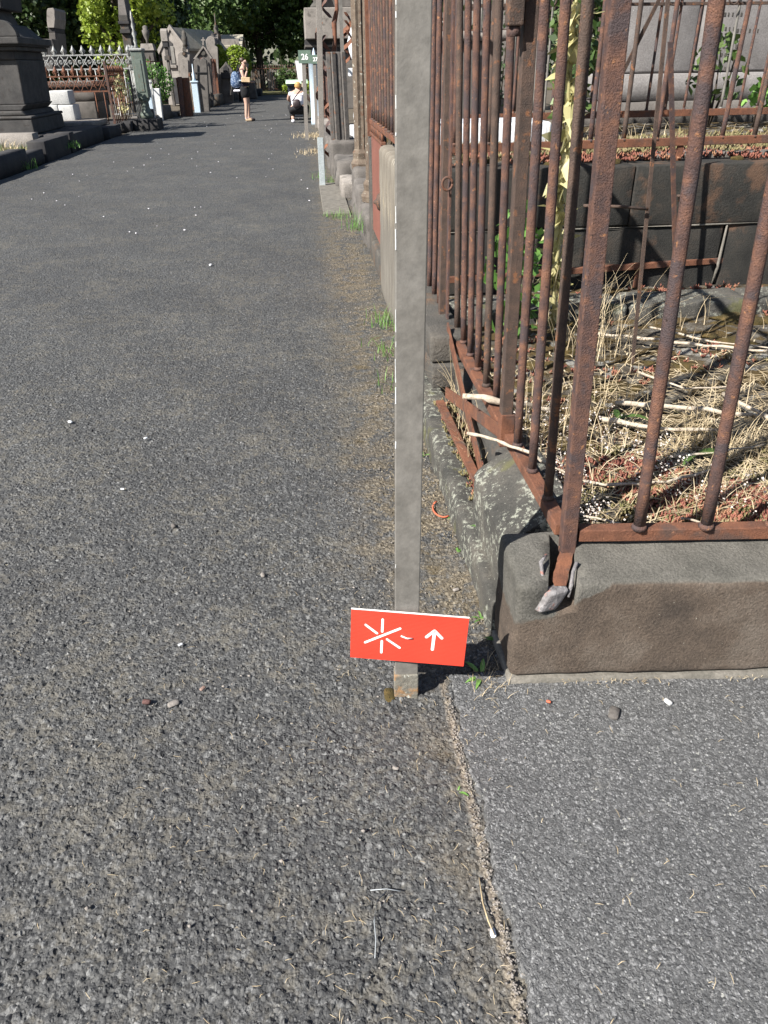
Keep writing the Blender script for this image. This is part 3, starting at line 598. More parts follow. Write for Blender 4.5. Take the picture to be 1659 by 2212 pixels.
# shrubs and climbers behind the bars
def shrub(name,label,cat,c,rad,n,size,mats,stems=5,h0=None,group=None,flow=0,seed=1):
    rr=np.random.default_rng(seed); t=thing(name,label,cat,(c[0],c[1],h0 if h0 is not None else c[2]-rad[2]),group)
    d=rr.normal(size=(n,3)); d/=np.linalg.norm(d,axis=1)[:,None]; k=rr.uniform(.35,1.05,n)**.6; P=np.array(c)+d*k[:,None]*np.array(rad)
    cl=rnoise(P,7/max(rad),1,seed); P=P[cl>-.35]
    V,Fq=leaves(P,size,rr); me=npmesh('leaves',V,Fq,[mats]); link(me,'leaves',t,kind='stuff')
    if flow:
        P2=P[rr.random(len(P))<flow]; V,Fq=leaves(P2+rr.normal(0,.01,P2.shape),size*.8,rr); link(npmesh('flowers',V,Fq,[flowerw]),'flowers',t,kind='stuff')
    m=MB(); b0=np.array([c[0],c[1],t.location.z])
    for q in range(stems):
        e=np.array(c)+rr.normal(size=3)*np.array(rad)*.45; e[2]=c[2]+abs(rr.normal())*rad[2]*.5; mid=(b0+e)/2+rr.normal(size=3)*np.array(rad)*.12; rs=max(.004,size*.12)
        m.tube([b0,mid,e],[rs,rs*.7,rs*.3],5)
    m.build('stem',bark,t,True); return t
shrub('green_shrub','tall green leafy shrub climbing between the fence bars left of the grey slab','shrub',(2.02,6.25,1.75),(.20,.22,.8),620,.10,leaf_md,6,.95,seed=3)
shrub('green_shrub','loose green shrub with white blossom high behind the side fence bars','shrub',(1.15,7.6,2.25),(.50,.4,.62),900,.07,leaf_md,6,.95,flow=.16,seed=4)
shrub('green_shrub','bright green weed clump growing inside the corner plot behind the side fence','weed',(.93,3.45,.62),(.13,.25,.34),210,.075,weedm,5,.29,seed=5)
shrub('green_shrub','small green shrub at the foot of the grey slab on the right','shrub',(float(at(1545,190,6.95)[0]),6.95,1.38),(.25,.2,.3),90,.10,leaf_md,5,.95,seed=6)
shrub('green_shrub','dark ivy bush behind the blossoming shrub at the back','shrub',(2.3,9.9,2.0),(.6,.4,1.0),900,.09,leaf_dk,5,.3,seed=7)
shrub('green_shrub','broad leaved green plant at the right end of the thinner iron fence','plant',(float(at(1640,215,6.9)[0]),6.9,1.2),(.14,.14,.16),40,.12,weedm,4,.95,seed=8)
# railings, tombs further back seen through the side fence
ob=thing('iron_fence','dark horizontal railed fence far behind the white tomb box','fence',(1.,9.2,.3))
for z in (1.75,1.95,2.15): rail((.7,9.2,z),(3.4,9.3,z),.03,.035,rustdk,'rail',ob)
bq=barmesh(1.9,.012,greymetal,6)
for k in range(14): place(bq,'bar',ob,(.78+k*.19,9.22,.3))
hs=thing('headstone','weathered grey headstone behind the dark railed fence','headstone',(1.3,10,.0)); rblock('stone',stone_md,1.0,1.9,10.4,10.7,0,1.9,.05,.1,.004,hs,None,70)
hs=thing('headstone','pale headstone beside the ivy, behind the dark railed fence','headstone',(2.3,11,.0)); rblock('stone',stone_lt,2.1,2.7,11.0,11.2,0,2.15,.05,.1,.004,hs,None,71)
rr=np.random.default_rng(55); Vs=[]
bm=bmesh.new(); bmesh.ops.create_icosphere(bm,subdivisions=2,radius=1); bv=np.array([v.co[:] for v in bm.verts]); bf=np.array([[v.index for v in f.verts] for f in bm.faces]); bm.free()
for k in range(46):
    c=np.array([rr.uniform(.75,4.2),rr.choice([rr.uniform(4.36,4.62),rr.uniform(4.36,7.0)]),.972]); sz=rr.uniform(.015,.045)*np.array([1.5,1.2,.7]); Vs.append((bv*sz*(1+.3*rnoise(bv*3+k,2,1,k))[:,None]+c,bf))
V,Fq=merge(Vs); link(npmesh('moss_cushions',V,Fq,[moss],smooth=True),'moss_cushions',kind='stuff')
Pr=np.stack([rr.uniform(.75,4.4,3800),4.40+np.abs(rr.normal(0,.5,3800)),np.full(3800,.972)],1); Pr=Pr[rnoise(Pr,6,1,3)>-.1]; V,Fq=sprigs(Pr[::2],.035,.006,7); link(npmesh('wall_top_sedum',V,Fq,[sedumr]),'wall_top_sedum',kind='stuff'); V,Fq=sprigs(Pr[1::2]+[0,.25,0],.05,.008,8); link(npmesh('green_sedum',V,Fq,[sedumg]),'green_sedum',kind='stuff')
V,Fq=blades(Pr[::7]+[0,.3,0],.16,.005,.9,rr,3); link(npmesh('dry_wall_grass',V,Fq,[straw]),'dry_wall_grass',kind='stuff')
# loose irons standing in the corner plot
def iron(name,label,p,q,w,t,mat,cat='iron bar',extra=None):
    o=thing(name,label,cat,tuple(p)); p=Vector(p);q=Vector(q); m=MB(); n=10; vs=[]
    a=Vector((1,0,0)); b_=Vector((0,1,0))
    for i in range(n+1):
        c=p+(q-p)*(i/n)
        for s1,s2 in ((-1,-1),(1,-1),(1,1),(-1,1)): vs.append(c+a*s1*w/2+b_*s2*t/2)
    m.add(vs,[(i*4+j,i*4+(j+1)%4,i*4+4+(j+1)%4,i*4+4+j) for i in range(n) for j in range(4)]+[(3,2,1,0),tuple(n*4+j for j in range(4))]); m.build('flat_bar',mat,o,bevel=.001)
    return o
p0=gp(1366,785,.31); q0=at(1447,-40,p0[1]+.05); o=iron('iron_stake','thin flat grey iron stake standing in the dry grass inside the corner plot',p0,q0,.016,.006,rustdk,'stake')
pj=at(1400,452,p0[1]); m=MB(); m.tube([pj,(pj[0]-.10,pj[1],pj[2]+.012),(pj[0]-.26,pj[1]+.02,pj[2]+.018)],.006,6); m.build('cross_arm',rustdk,o,True)
p1=at(1459,590,4.14); q1=at(1448,90,4.02); o=iron('iron_strut','slim rusty strut bar leaning against the back rail of the corner plot',p1,q1,.026,.008,rust,'strut')
pj=at(1464,425,4.06); m=MB(); m.lathe(pj[0],pj[1]-.02,[(.006,pj[2]-.02),(.007,pj[2]),(.016,pj[2]+.004),(.016,pj[2]+.012),(.004,pj[2]+.014)],8); m.build('bolt',rustdk,o,True)
iron('iron_brace','long dark diagonal iron brace running from the wall top up to the right',at(1252,345,4.72),at(1428,-10,4.60),.022,.010,rustdk,'brace')
# dried thistle like climber
def dried_climber():
    base_p=gp(1193,720,.30); Y0=base_p[1]; t=thing('dried_climber','dried pale yellow climbing plant with withered leaves tangled up the fence bar','plant',tuple(base_p))
    path=[(1193,720),(1200,640),(1204,560),(1212,480),(1208,420),(1220,350),(1226,280),(1228,200),(1236,120),(1240,60),(1246,-20)]
    P=[at(x+random.uniform(-2,2),y,Y0-.05*i*.3) for i,(x,y) in enumerate(path)]; P[0]=base_p
    m=MB(); m.tube(P,[.010]*5+[.008]*3+[.006]*3,6); m.build('stem',leaf_pale,t,True)
    for br in range(3):
        m=MB(); off=.02*(br+1); m.tube([Vector(p)+Vector((math.sin(i*1.3+br*2)*off,.01*br,0)) for i,p in enumerate(P)],.004,5); m.build('stem',leaf_pale,t,True)
    L=MB()
    for k in range(170):
        i=random.random()**1.0*(len(P)-1); a=P[int(i)]; b_=P[min(int(i)+1,len(P)-1)]; p=Vector(a)+(Vector(b_)-Vector(a))*(i%1)
        d=Vector((random.gauss(0,.6),random.gauss(0,.4),random.gauss(-.5,.7))).normalized(); w=Vector((random.gauss(0,1),random.gauss(0,1),random.gauss(0,.5))); w=(w-d*w.dot(d)).normalized(); l=random.uniform(.04,.14); ww=random.uniform(.010,.028)
        n=d.cross(w)*random.uniform(-.03,.03)
        L.add([p,p+d*l*.35+w*ww,p+d*l*.7+w*ww*.6+n,p+d*l+n*1.5,p+d*l*.65-w*ww*.7+n,p+d*l*.3-w*ww],[(0,1,5),(1,2,4,5),(2,3,4)])
    L.build('withered_leaves',leaf_pale,t,kind='stuff')
dried_climber()
# ---- ground cover of the corner plot
def inpts(n,x0,x1,y0,y1,z,seed,thr=-9,sc=5):
    rr=np.random.default_rng(seed); P=np.stack([rr.uniform(x0,x1,n),rr.uniform(y0,y1,n),np.full(n,z)],1); k=rnoise(P,sc,1,seed)
    return P[k>thr]
def soilz(P,z0,amp,seed): 
    P=P.copy(); P[:,2]=z0+rnoise(np.stack([P[:,0],P[:,1],np.full(len(P),z0)],1),6,amp,seed)+rnoise(np.stack([P[:,0],P[:,1],np.full(len(P),z0)],1),22,amp*.45,seed+5); return P
Pr=np.concatenate([inpts(4200,.70,3.2,1.64,2.15,.3,11,-.25,7),inpts(900,.68,3.2,2.1,3.6,.3,12,.35,5),inpts(700,1.5,3.4,3.6,4.25,.33,13,-.1,5),inpts(90,.52,.60,2.2,3.1,.125,14)])
rr=np.random.default_rng(66); Vs=[]
for k in range(70):
    c=np.array([rr.uniform(.72,3.0),rr.uniform(1.9,3.7),.300]); sz=rr.uniform(.02,.07)*np.array([1.6,1.2,.35]); Vs.append((bv*sz*(1+.35*rnoise(bv*3+k,2,1,k))[:,None]+c,bf))
V,Fq=merge(Vs); link(npmesh('grave_moss',V,Fq,[moss],smooth=True),'grave_moss',kind='stuff')
Pr=np.where(Pr[:,2:3]<.2,Pr,soilz(Pr,.30,.016,2)); V,Fq=sprigs(Pr,.026,.0045,1); link(npmesh('red_sedum',V,Fq,[sedumr]),'red_sedum',kind='stuff')
Pr=np.concatenate([inpts(3400,.70,3.2,1.64,2.25,.3,21,-.1,6),inpts(1100,.68,3.4,2.2,4.1,.3,22,.3,4),inpts(120,.50,.60,2.2,3.1,.14,24)])
Pr=np.where(Pr[:,2:3]<.2,Pr,soilz(Pr,.30,.016,2)); V,Fq=sprigs(Pr,.024,.004,2); link(npmesh('yellow_sedum',V,Fq,[sedumg]),'yellow_sedum',kind='stuff')
# tiny white flower heads on thin stalks
Pf=soilz(np.concatenate([inpts(1500,.68,3.2,1.66,2.55,.3,31,.05,5),inpts(160,.66,.80,1.70,2.1,.3,33)]),.30,.016,2); rr=np.random.default_rng(5); hh=rr.uniform(.03,.10,len(Pf)); top=Pf.copy(); top[:,2]+=hh
out=[]
for q in range(5): out.append(leaves(top+rr.normal(0,.007,top.shape),.0066,rr,0,1.1))
V,Fq=merge(out); link(npmesh('white_flower_heads',V,Fq,[flowerw]),'white_flower_heads',kind='stuff')
V,Fq=blades(Pf,.07,.0014,.25,rr,2); link(npmesh('flower_stalks',V,Fq,[sedumr]),'flower_stalks',kind='stuff')
# dry grass
G=[]
for (cx,cy,sx,sy,n,h) in ((1.28,3.25,.16,.18,110,.40),(1.0,2.6,.25,.3,90,.20),(1.35,2.2,.14,.12,260,.12),(.82,2.35,.1,.3,90,.22),(1.7,2.3,.3,.25,120,.16),(1.3,1.85,.4,.12,260,.10),(2.1,2.9,.4,.4,90,.2),(1.7,3.4,.5,.25,50,.16),(.56,2.65,.03,.3,60,.16),(.60,3.05,.03,.12,50,.30),(1.9,1.8,.35,.12,200,.12),(2.6,2.1,.4,.3,150,.2)):
    rr=np.random.default_rng(int(cx*100+cy*10)); z=.30 if cx>.65 else .13; P=np.stack([rr.normal(cx,sx*.6,n),rr.normal(cy,sy*.6,n),np.full(n,z)],1); P=P[(P[:,1]>1.64)&(P[:,1]<4.2)]; G.append(blades(P,h,.0036,.85,rr,4))
V,Fq=merge(G); link(npmesh('dry_grass',V,Fq,[straw]),'dry_grass',kind='stuff')
Pl=soilz(np.concatenate([inpts(2100,.67,3.3,1.70,2.9,.3,41,.0,4),inpts(700,1.0,2.2,2.0,2.9,.3,42)]),.305,.016,2); rr=np.random.default_rng(6); a_=slivers(Pl,.16,.0038,rr,.010,.12)
Pl=soilz(inpts(1300,.67,3.3,1.66,3.3,.3,43),.305,.016,2); b_=slivers(Pl,.05,.007,rr,.006,.3); V,Fq=merge([a_,b_]); link(npmesh('straw_litter',V,Fq,[straw]),'straw_litter',kind='stuff')
# bleached fallen sticks, each its own
def stick(pts,r,label,group='bleached sticks on the corner grave'):
    t=[Vector(p) for p in pts]; m=MB(); P=[]
    for i in range(len(t)-1):
        for k in range(4): P.append(t[i]+(t[i+1]-t[i])*(k/4)+Vector([random.gauss(0,r*.25) for _ in range(3)]))
    P.append(t[-1]); r*=.78; m.tube(P,[r*(1-.45*i/len(P))*random.uniform(.75,1.25) for i in range(len(P))],8); return m.build('fallen_stick',bleached,None,True,label=label,cat='stick',group=group)
def S(*px,z=.335,r=.010,label=''): return stick([gp(x,y,z+random.uniform(0,.012)) for x,y in px],r,label)
stick([gp(1002,853,.44),gp(1075,867,.43),gp(1150,878,.37),gp(1190,885,.34)],.0165,'thick bleached branch stub poking out left between the fence bars')
stick([gp(1010,936,.40),gp(1075,950,.43),gp(1135,975,.445),gp(1200,1010,.40),gp(1260,1042,.36)],.0075,'thin bleached twig lying across the side fence rail')
S((1290,720),(1420,735),(1560,748),(1690,765),r=.011,label='long bleached stick at the back of the corner grave')
S((1400,705),(1540,738),(1700,755),r=.007,label='thin pale stick crossing above the long back stick')
S((1330,870),(1450,878),(1600,892),(1700,905),r=.013,label='thick bleached stick across the middle of the corner grave')
S((1300,905),(1420,925),(1560,930),r=.012,label='bleached stick just in front of the middle stick')
S((1560,850),(1640,892),(1700,930),r=.012,label='forked bleached branch sloping down at the right edge')
S((1240,1040),(1330,1046),(1440,1040),(1560,1010),r=.008,label='slender pale twig in the sedum close to the front rail')
S((1460,985),(1560,975),(1650,960),r=.006,label='short thin twig left of the dried grass cushion')
S((1250,1110),(1300,1122),(1350,1135),r=.006,label='small twig directly behind the front rail')
S((1380,805),(1480,840),(1600,835),r=.007,label='thin dark shaded twig under the long back stick')
S((1470,1120),(1530,1132),(1560,1140),r=.005,label='tiny pale twig end behind the second front bar')
o=stick([(1.20,1.50,.375),(1.165,1.47,.37),(1.14,1.455,.36)],.022,'gnarled grey root end lying on the plinth at the right edge','')
# broad green leaves in the plot
def bigleaf(name,label,p,n,l,mat=weedm,cat='weed',up=.5,seed=0,w=.22):
    rr=random.Random(seed); t=thing(name,label,cat,tuple(p)); p=Vector(p)
    for k in range(n):
        a=rr.uniform(0,6.28); d=Vector((math.cos(a),math.sin(a),up*rr.uniform(.4,1.4))).normalized(); q=Vector((-math.sin(a),math.cos(a),0)); L=l*rr.uniform(.6,1.2); W=L*w; m=MB(); vs=[];fs=[]
        for i in range(6):
            s_=i/5; c=p+d*L*s_+Vector((0,0,-L*.45*s_*s_)); ww=W*math.sin(math.pi*(.08+.9*s_))*.5
            vs+=[c-q*ww+Vector((0,0,ww*.3)),c,c+q*ww+Vector((0,0,ww*.3))]
        for i in range(5): b_=i*3; fs+=[(b_,b_+1,b_+4,b_+3),(b_+1,b_+2,b_+5,b_+4)]
        m.add(vs,fs); m.build('leaf',mat,t)
    return t
bigleaf('weed_plant','dark green dock leaves among dry grass in the middle of the corner plot',gp(1335,905,.33),5,.13,leaf_md,seed=4)
bigleaf('weed_plant','flat green leaves beside the dry grass cushion in the corner plot',gp(1500,985,.33),4,.11,leaf_md,seed=5)
for i,(x,y,z,n,l,lab) in enumerate([(1040,1465,0,7,.075,'green grass weed with broad blades at the plinth corner behind the red sign'),(1082,1390,.0,5,.06,'small green sprout in the crack at the left side of the plinth corner'),(1040,1340,0,5,.045,'small green weed on the verge above the red sign right corner'),(990,1195,0,6,.035,'small weed rosette on the verge right of the grey post'),(965,1125,0,7,.03,'tiny green rosette beside the orange clay ring'),(988,1712,.0,4,.04,'single pale green sprout in the seam of the two asphalts'),(1030,1140,.13,5,.03,'little green sprout on the lichen kerb stone'),(915,985,0,6,.045,'faint green weed in the shade right beside the grey post')]):
    bigleaf('weed_plant',lab,gp(x,y,z),n,l,weedm,up=.9,seed=10+i,w=.16)
m=MB(); c0=gp(955,1100,.01); m.tube([(c0[0]+.035*math.cos(a),c0[1]+.06*math.sin(a),.012) for a in np.linspace(1.9,5.2,14)],.0035,6); m.build('clay_ring',clay,None,True,label='thin broken orange clay ring lying on the verge beside the kerb',cat='clay ring')
# green grass tufts along the wall feet
def tuft(p,n,h,label,mat=weedm,group='green grass tufts at the foot of the walls',lean=.9,spread=.04,seed=1,w=.005):

    rr=np.random.default_rng(seed); P=np.array(p)+np.stack([rr.normal(0,spread,n),rr.normal(0,spread*1.6,n),np.zeros(n)],1); V,Fq=blades(P,h,w,lean,rr,4); return link(npmesh('grass_tuft',V,Fq,[mat]),'grass_tuft',label=label,cat='plant',group=group)
tuft(gp(826,700,0),60,.13,'bright green grass tuft at the foot of the streaked pillar, left of the grey post',seed=2,spread=.05)
tuft(gp(835,760,0),40,.11,'second green grass tuft, just in front of the streaked pillar one',seed=3,spread=.05)
tuft(gp(846,835,0),18,.10,'sparse grass blades beside the grey post at mid height',seed=4)
tuft(gp(735,470,0),50,.11,'low green clump on the small grey apron left of the gate',seed=5,spread=.07)
tuft(gp(768,495,.15),60,.2,'green ferny clump growing on the kerb below the peeling stanchion',seed=6,spread=.05)
tuft(gp(706,466,0),16,.08,'small green tuft at the corner of the grey apron',seed=7)
tuft(gp(690,385,0),30,.13,'green tuft at the foot of the slim road side post',seed=8,spread=.06)
tuft(gp(715,395,0),40,.16,'green tuft right of the slim road side post',seed=9,spread=.06)
tuft(gp(1060,1478,0),60,.05,'yellowish grass tuft at the near corner of the plinth',straw,spread=.028,seed=10,w=.0022)
tuft(gp(672,295,0),260,.10,'dry yellow grass along the verge beside the crouching person',straw,spread=.22,seed=11,w=.010)
tuft(gp(684,330,0),260,.09,'dry yellow grass in front of the blue pipe post',straw,spread=.18,seed=12,w=.008)
tuft(gp(683,250,0),60,.5,'tall green weeds behind the blue pipe post',spread=.12,seed=13,w=.015)
# debris on the asphalt
def roadpts(n,seed,bias=False):
    rr=np.random.default_rng(seed); th=np.radians(rr.uniform(18,80,n)); y=H*np.tan(th); x=rr.uniform(-1,1,n)
    xl=np.maximum(-4.7,-.45-.34*y); x=xl+(.46-xl)*(rr.random(n)**(.33 if bias else .8)); return np.stack([x,y,np.full(n,.004)],1)
P=np.concatenate([roadpts(420,1),roadpts(1200,2,True)]); P=P[(P[:,1]<14)]; P=P[::2]; rr=np.random.default_rng(8); V,Fq=slivers(P,.019,.0011,rr,.003,.35)
link(npmesh('pine_needles',V,Fq,[straw]),'pine_needles',kind='stuff')
P=np.stack([rr.uniform(.30,1.6,110),rr.uniform(.6,1.42,110),np.full(110,.019)],1); V,Fq=slivers(P,.02,.0014,rr,.004,.3); link(npmesh('pine_needles_on_pavement',V,Fq,[straw]),'pine_needles_on_pavement',kind='stuff')
# worn debris in the seam and along walls
P=np.concatenate([np.stack([rr.normal(.288,.012,700),rr.uniform(.55,1.42,700),np.full(700,.006)],1),np.stack([rr.uniform(.47,1.8,300),1.435-.078*(rr.uniform(0,1.3,300))+rr.normal(0,.012,300),np.full(300,.02)],1),np.stack([.46-np.abs(rr.normal(0,.20,2600)),rr.uniform(1.5,11,2600),np.full(2600,.006)],1)])
P[700:1000,1]=1.445-.078*(P[700:1000,0]-.471)+rr.normal(-.008,.008,300)
keep=rnoise(P,9,1,4)>.1; keep[:700]&=(np.arange(700)%3==0); keep[700:1000]&=(np.arange(300)%2==0); P=P[keep]; V,Fq=slivers(P,.013,.0016,rr,.003,.5); link(npmesh('dry_debris',V,Fq,[straw]),'dry_debris',kind='stuff')
def grit(P,size,mat,name,rr):
    n=len(P); V=[];Fs=[]
    oct_=np.array([(1,0,0),(0,1,0),(-1,0,0),(0,-1,0),(0,0,1),(0,0,-1)],float); fc=np.array([(0,1,4),(1,2,4),(2,3,4),(3,0,4),(1,0,5),(2,1,5),(3,2,5),(0,3,5)])
    V=P[:,None,:]+oct_[None]*(size*rr.uniform(.4,1.4,(n,1,1)))*rr.uniform(.6,1.3,(n,6,1))*np.array([1,1,.6]); Fq=(fc[None]+np.arange(n)[:,None,None]*6).reshape(-1,3)
    return link(npmesh(name,V.reshape(-1,3),Fq,[mat]),name,kind='stuff')
grit(np.concatenate([roadpts(300,5),roadpts(700,6,True)]),.0030,stone_lt,'pale_grit',rr)
grit(roadpts(110,15)+[0,0,.002],.0045,stone_lt,'pale_gravel',rr)
P=np.stack([rr.normal(.288,.006,420),rr.uniform(.55,1.43,420),np.full(420,.007)],1); grit(P,.0030,stone_lt,'seam_grit',rr); P=np.stack([.46-np.abs(rr.normal(0,.22,1500)),rr.uniform(1.5,10,1500),np.full(1500,.005)],1); P=P[rnoise(P,4,1,9)>.1]; grit(P,.0042,stone_lt,'verge_grit',rr)
far=roadpts(200,16); far[:,1]=rr.uniform(8,30,200); far[:,0]=rr.uniform(-4,.2,200); grit(far[::2],.011,whitec,'white_chips',rr)
def pebble(x,y,s,mat,label,zs=.6,z=.004,seed=0):
    p=gp(x,y,z); return rblock('pebble',mat,p[0]-s,p[0]+s,p[1]-s*.6,p[1]+s*.6,z-s*.2,z+s*zs,s*.42,s*.5,s*.12,None,None,seed,rz=seed,label=label,cat='pebble',group='pebbles on the asphalt')
for i,a in enumerate([(1327,1540,.021,stone_md,'flat brown grey pebble on the newer footpath asphalt',.3,.018),(1443,1517,.012,granite,'small white stone chip on the footpath, right of the flat pebble',.6,.018),(317,1517,.011,M('reddish_pebble',[(.07,.035,.032),(.11,.06,.055)],20),'dark reddish pebble on the old road asphalt'),(438,1488,.010,M('pinkish_pebble',[(.18,.12,.10),(.24,.165,.14)],20),'pinkish pebble on the road, left of the red sign'),(375,1137,.014,stone_md,'grey angular pebble in the middle of the road'),(265,1057,.009,marble,'white chip on the road farther up left'),(315,947,.009,marble,'white chip above the grey angular pebble'),(568,1243,.012,stone_lt,'cream chip on the road left of the post'),(855,1660,.008,stone_lt,'pale chip below the grey post foot'),(390,1393,.008,marble,'tiny white chip left of the red sign'),(1065,2015,.010,marble,'white shell like chip lying in the asphalt seam',.4),(1185,1516,.006,clay,'tiny orange crumb on the footpath near the plinth',.6,.018),(374,1519,.016,stone_lt,'crumbled whitish dropping on the old asphalt',.2),(455,573,.018,marble,'white chip far up the road'),(152,912,.012,marble,'white chip near the left border of the road'),(985,1275,.012,stone_lt,'cream chip on the verge beside the kerb')]): pebble(*a,seed=i+1)
m=MB(); m.tube([gp(835,1925,.006),gp(815,1945,.01),gp(808,1990,.008),gp(812,2030,.006),gp(810,2070,.005)],.0012,5); m.tube([gp(800,1923,.008),gp(835,1920,.009),gp(865,1925,.006)],.0011,5); m.build('bent_wire',M('wire',[(.2,.22,.24),(.3,.32,.34)],30,.4,0,30),None,True,label='thin curled grey wire on the road near the bottom',cat='wire')
m=MB(); m.tube([gp(1035,1895,.01),gp(1043,1950,.012),gp(1055,1990,.014),gp(1068,2020,.010)],[.0012,.0018,.002,.001],5); m.build('dry_stalk',straw,None,True,label='dry straw stalk lying along the asphalt seam',cat='stalk')
# ================================================================ RIGHT SIDE FURTHER UP THE ROAD
def xz(x,y,Y): p=at(x,y,Y); return float(p[0]),float(p[2])
# kerb stones of the next graves
ks=thing('kerb_stones','broken grey kerb stones and step blocks under the peeling iron stanchions','kerb',(.5,8,0))
for i,(x0,x1,y0,y1,z1,mt) in enumerate([(.50,.78,7.05,8.0,.30,stone_md),(.49,.75,8.05,8.9,.40,stone_md),(.52,.80,8.95,9.7,.48,stone_md),(.42,.78,10.2,10.9,.20,stone_lt),(.40,.75,11.2,12.1,.34,stone_md),(.36,.76,12.2,13.3,.50,stone_md),(.34,.70,13.4,14.4,.42,stone_md),(.30,.62,15.0,16.5,.34,stone_md),(.34,.7,17,20,.25,stone_md),(.36,.8,20.5,26,.22,stone_lt)]):
    rblock('kerb_block',mt,x0,x1,y0,y1,-.03,z1,.04,.05,.022,ks,None,80+i)
ap=MB(); ap.box(.15,.46,9.0,11.6,-.02,.02); ap.build('apron',concrete,kind='structure',bevel=.006)
def fluted(name,label,x,y,z0,z1,w,mat,group=None,seed=0,parts=True):
    t=thing(name,label,'iron post',(x,y,z0),group); m=MB(); h=z1-z0
    m.lathe(x,y,[(w*.75,z0),(w*.80,z0+.05),(w*.62,z0+.10),(w*.66,z0+.16),(w*.5,z0+.2)],8,.39); m.build('foot',mat,t)
    m=MB(); n=16; prof=[(w*.5,z0+.18),(w*.47,z0+h*.5),(w*.43,z1-.2)]
    vs=[(x+r*(1 if k%2 else .82)*math.cos(2*math.pi*k/n),y+r*(1 if k%2 else .82)*math.sin(2*math.pi*k/n),z) for r,z in prof for k in range(n)]
    m.add(vs,[(i*n+k,i*n+(k+1)%n,(i+1)*n+(k+1)%n,(i+1)*n+k) for i in range(2) for k in range(n)]); m.build('fluted_shaft',mat,t)
    m=MB(); m.lathe(x,y,[(w*.6,z1-.22),(w*.68,z1-.18),(w*.55,z1-.14),(w*.60,z1-.06),(w*.5,z1),(w*.2,z1+.06),(w*.25,z1+.10),(.004,z1+.2)],8); m.build('cap',mat,t); return t
fluted('iron_stanchion','peeling pale brown fluted iron stanchion nearest to the red gate',.65,7.9,.30,2.9,.18,peelp)
fluted('iron_stanchion','thinner peeling iron stanchion left of the pale brown one',.62,9.3,.45,2.9,.16,peelp)
t=thing('iron_stanchion','weathered grey fluted iron stanchion with a torn rusty sheet beside it','iron post',(.5,12.5,.4)); A_=at(737,345,12.5); B_=at(724,112,12.5)
for k in range(4): m=leanbox(A_[0]-.105+.07*k,12.5-.03*(k%2),A_[2],B_[0]-.105+.07*k,12.5-.03*(k%2),B_[2],.062,.07,.3*(k%2),8,.02); m.build('flute',M('weathered_iron',[(.07,.065,.062),(.11,.102,.098),(.15,.13,.115)],14,.7,.001,80,[((.16,.08,.05),12,.62,.05)]),t,bevel=.006)
leanbox(A_[0]-.02,12.5,A_[2]-.12,A_[0],12.5,A_[2]+.002,.16,.12).build('foot',rust2,t,bevel=.01)
leanbox(.62,12.7,.3,.60,12.7,3.2,.05,.05).build('side_bar',greymetal,thing('iron_bar','tall plain grey bar rising behind the torn rusty sheet','iron bar',(.6,12.7,.3)))
# torn rusty ornament : twisted iron leaves climbing a bar
to=thing('rusty_ornament','torn curling rusty sheet iron leaves twisted up a broken ornamental bar','ironwork',(.5,13.2,.4))
P=[at(x,y,13.2) for x,y in ((737,352),(733,320),(722,280),(724,240),(716,200),(722,165),(718,130),(724,90),(722,50),(728,20),(726,-20))]
m=MB(); m.tube(P,[.05,.04,.045,.035,.04,.035,.04,.03,.04,.03,.03],7); m.build('core_bar',rust2,to,True)
rr=random.Random(4)
for i,(x,y,l,side) in enumerate([(722,110,.30,-1),(716,88,.34,-1),(730,70,.22,1),(715,150,.28,-1),(728,60,.28,1),(718,215,.36,-1),(722,25,.22,-1),(732,95,.25,1),(726,245,.22,-1),(730,285,.25,-1),(734,130,.18,1),(722,330,.2,-1)]):
    l*=1.35; p=Vector(at(x,y,13.15)); vs=[];fs=[];w=l*.5
    for k in range(7):
        s_=k/6; a=s_*2.6; c=p+Vector((side*(.05+l*.34*math.sin(a)),-.03*k*.3,l*(.75*s_-.25))); d=Vector((side*math.cos(a),-.6,.2)).normalized(); ww=w*math.sin(math.pi*(.1+.85*s_))
        vs+=[c-d*ww*.5,c+Vector((side*.03,0,0)),c+d*ww*.5]
    for k in range(6): b_=k*3; fs+=[(b_,b_+1,b_+4,b_+3),(b_+1,b_+2,b_+5,b_+4)]
    m=MB(); m.add(vs,fs); m.build('iron_leaf',rust2 if i%3 else rust,to,True)
# black scroll gate with white tombs behind it
bgx=.72
sg=thing('scroll_gate','black wrought iron scroll gate between the peeling stanchion and the grey one','gate',(.9,11,.3))
m=MB(); m.tube([(.93,11,.35),(.94,11,1.3),(.93,11,2.05)],.014,6); m.build('centre_bar',blackiron,sg,True)
for z in (.45,.85,1.72): m=MB(); m.tube([(.66,11,z),(1.25,11,z)],.013,6); m.build('cross_bar',rustdk,sg,True)
for (cx,cz,r_,a0,sg_) in ((.84,1.85,.10,0,1),(1.03,1.85,.10,3.14,-1),(.83,1.25,.12,0,1),(1.04,1.22,.12,3.14,-1),(.84,1.02,.12,0,-1),(1.04,.99,.12,3.1,1),(.83,.65,.12,0,1),(1.04,.62,.12,3,-1),(.80,.5,.1,0,-1),(1.08,.5,.1,2,1)):
    m=MB(); m.tube([(cx+r_*(1-.09*k)*math.cos(a0+sg_*k*.55),11,cz+r_*1.3*(1-.09*k)*math.sin(a0+sg_*k*.55)) for k in range(11)],.009,5); m.build('scroll',blackiron,sg,True)
wt=thing('white_statue_tomb','bright white marble tomb with rounded urn shapes behind the black scroll gate','tomb',(1.2,14.5,.2))
m=MB(); m.box(.80,1.9,14.4,15.0,.0,.55); m.build('base',marble,wt,bevel=.02)
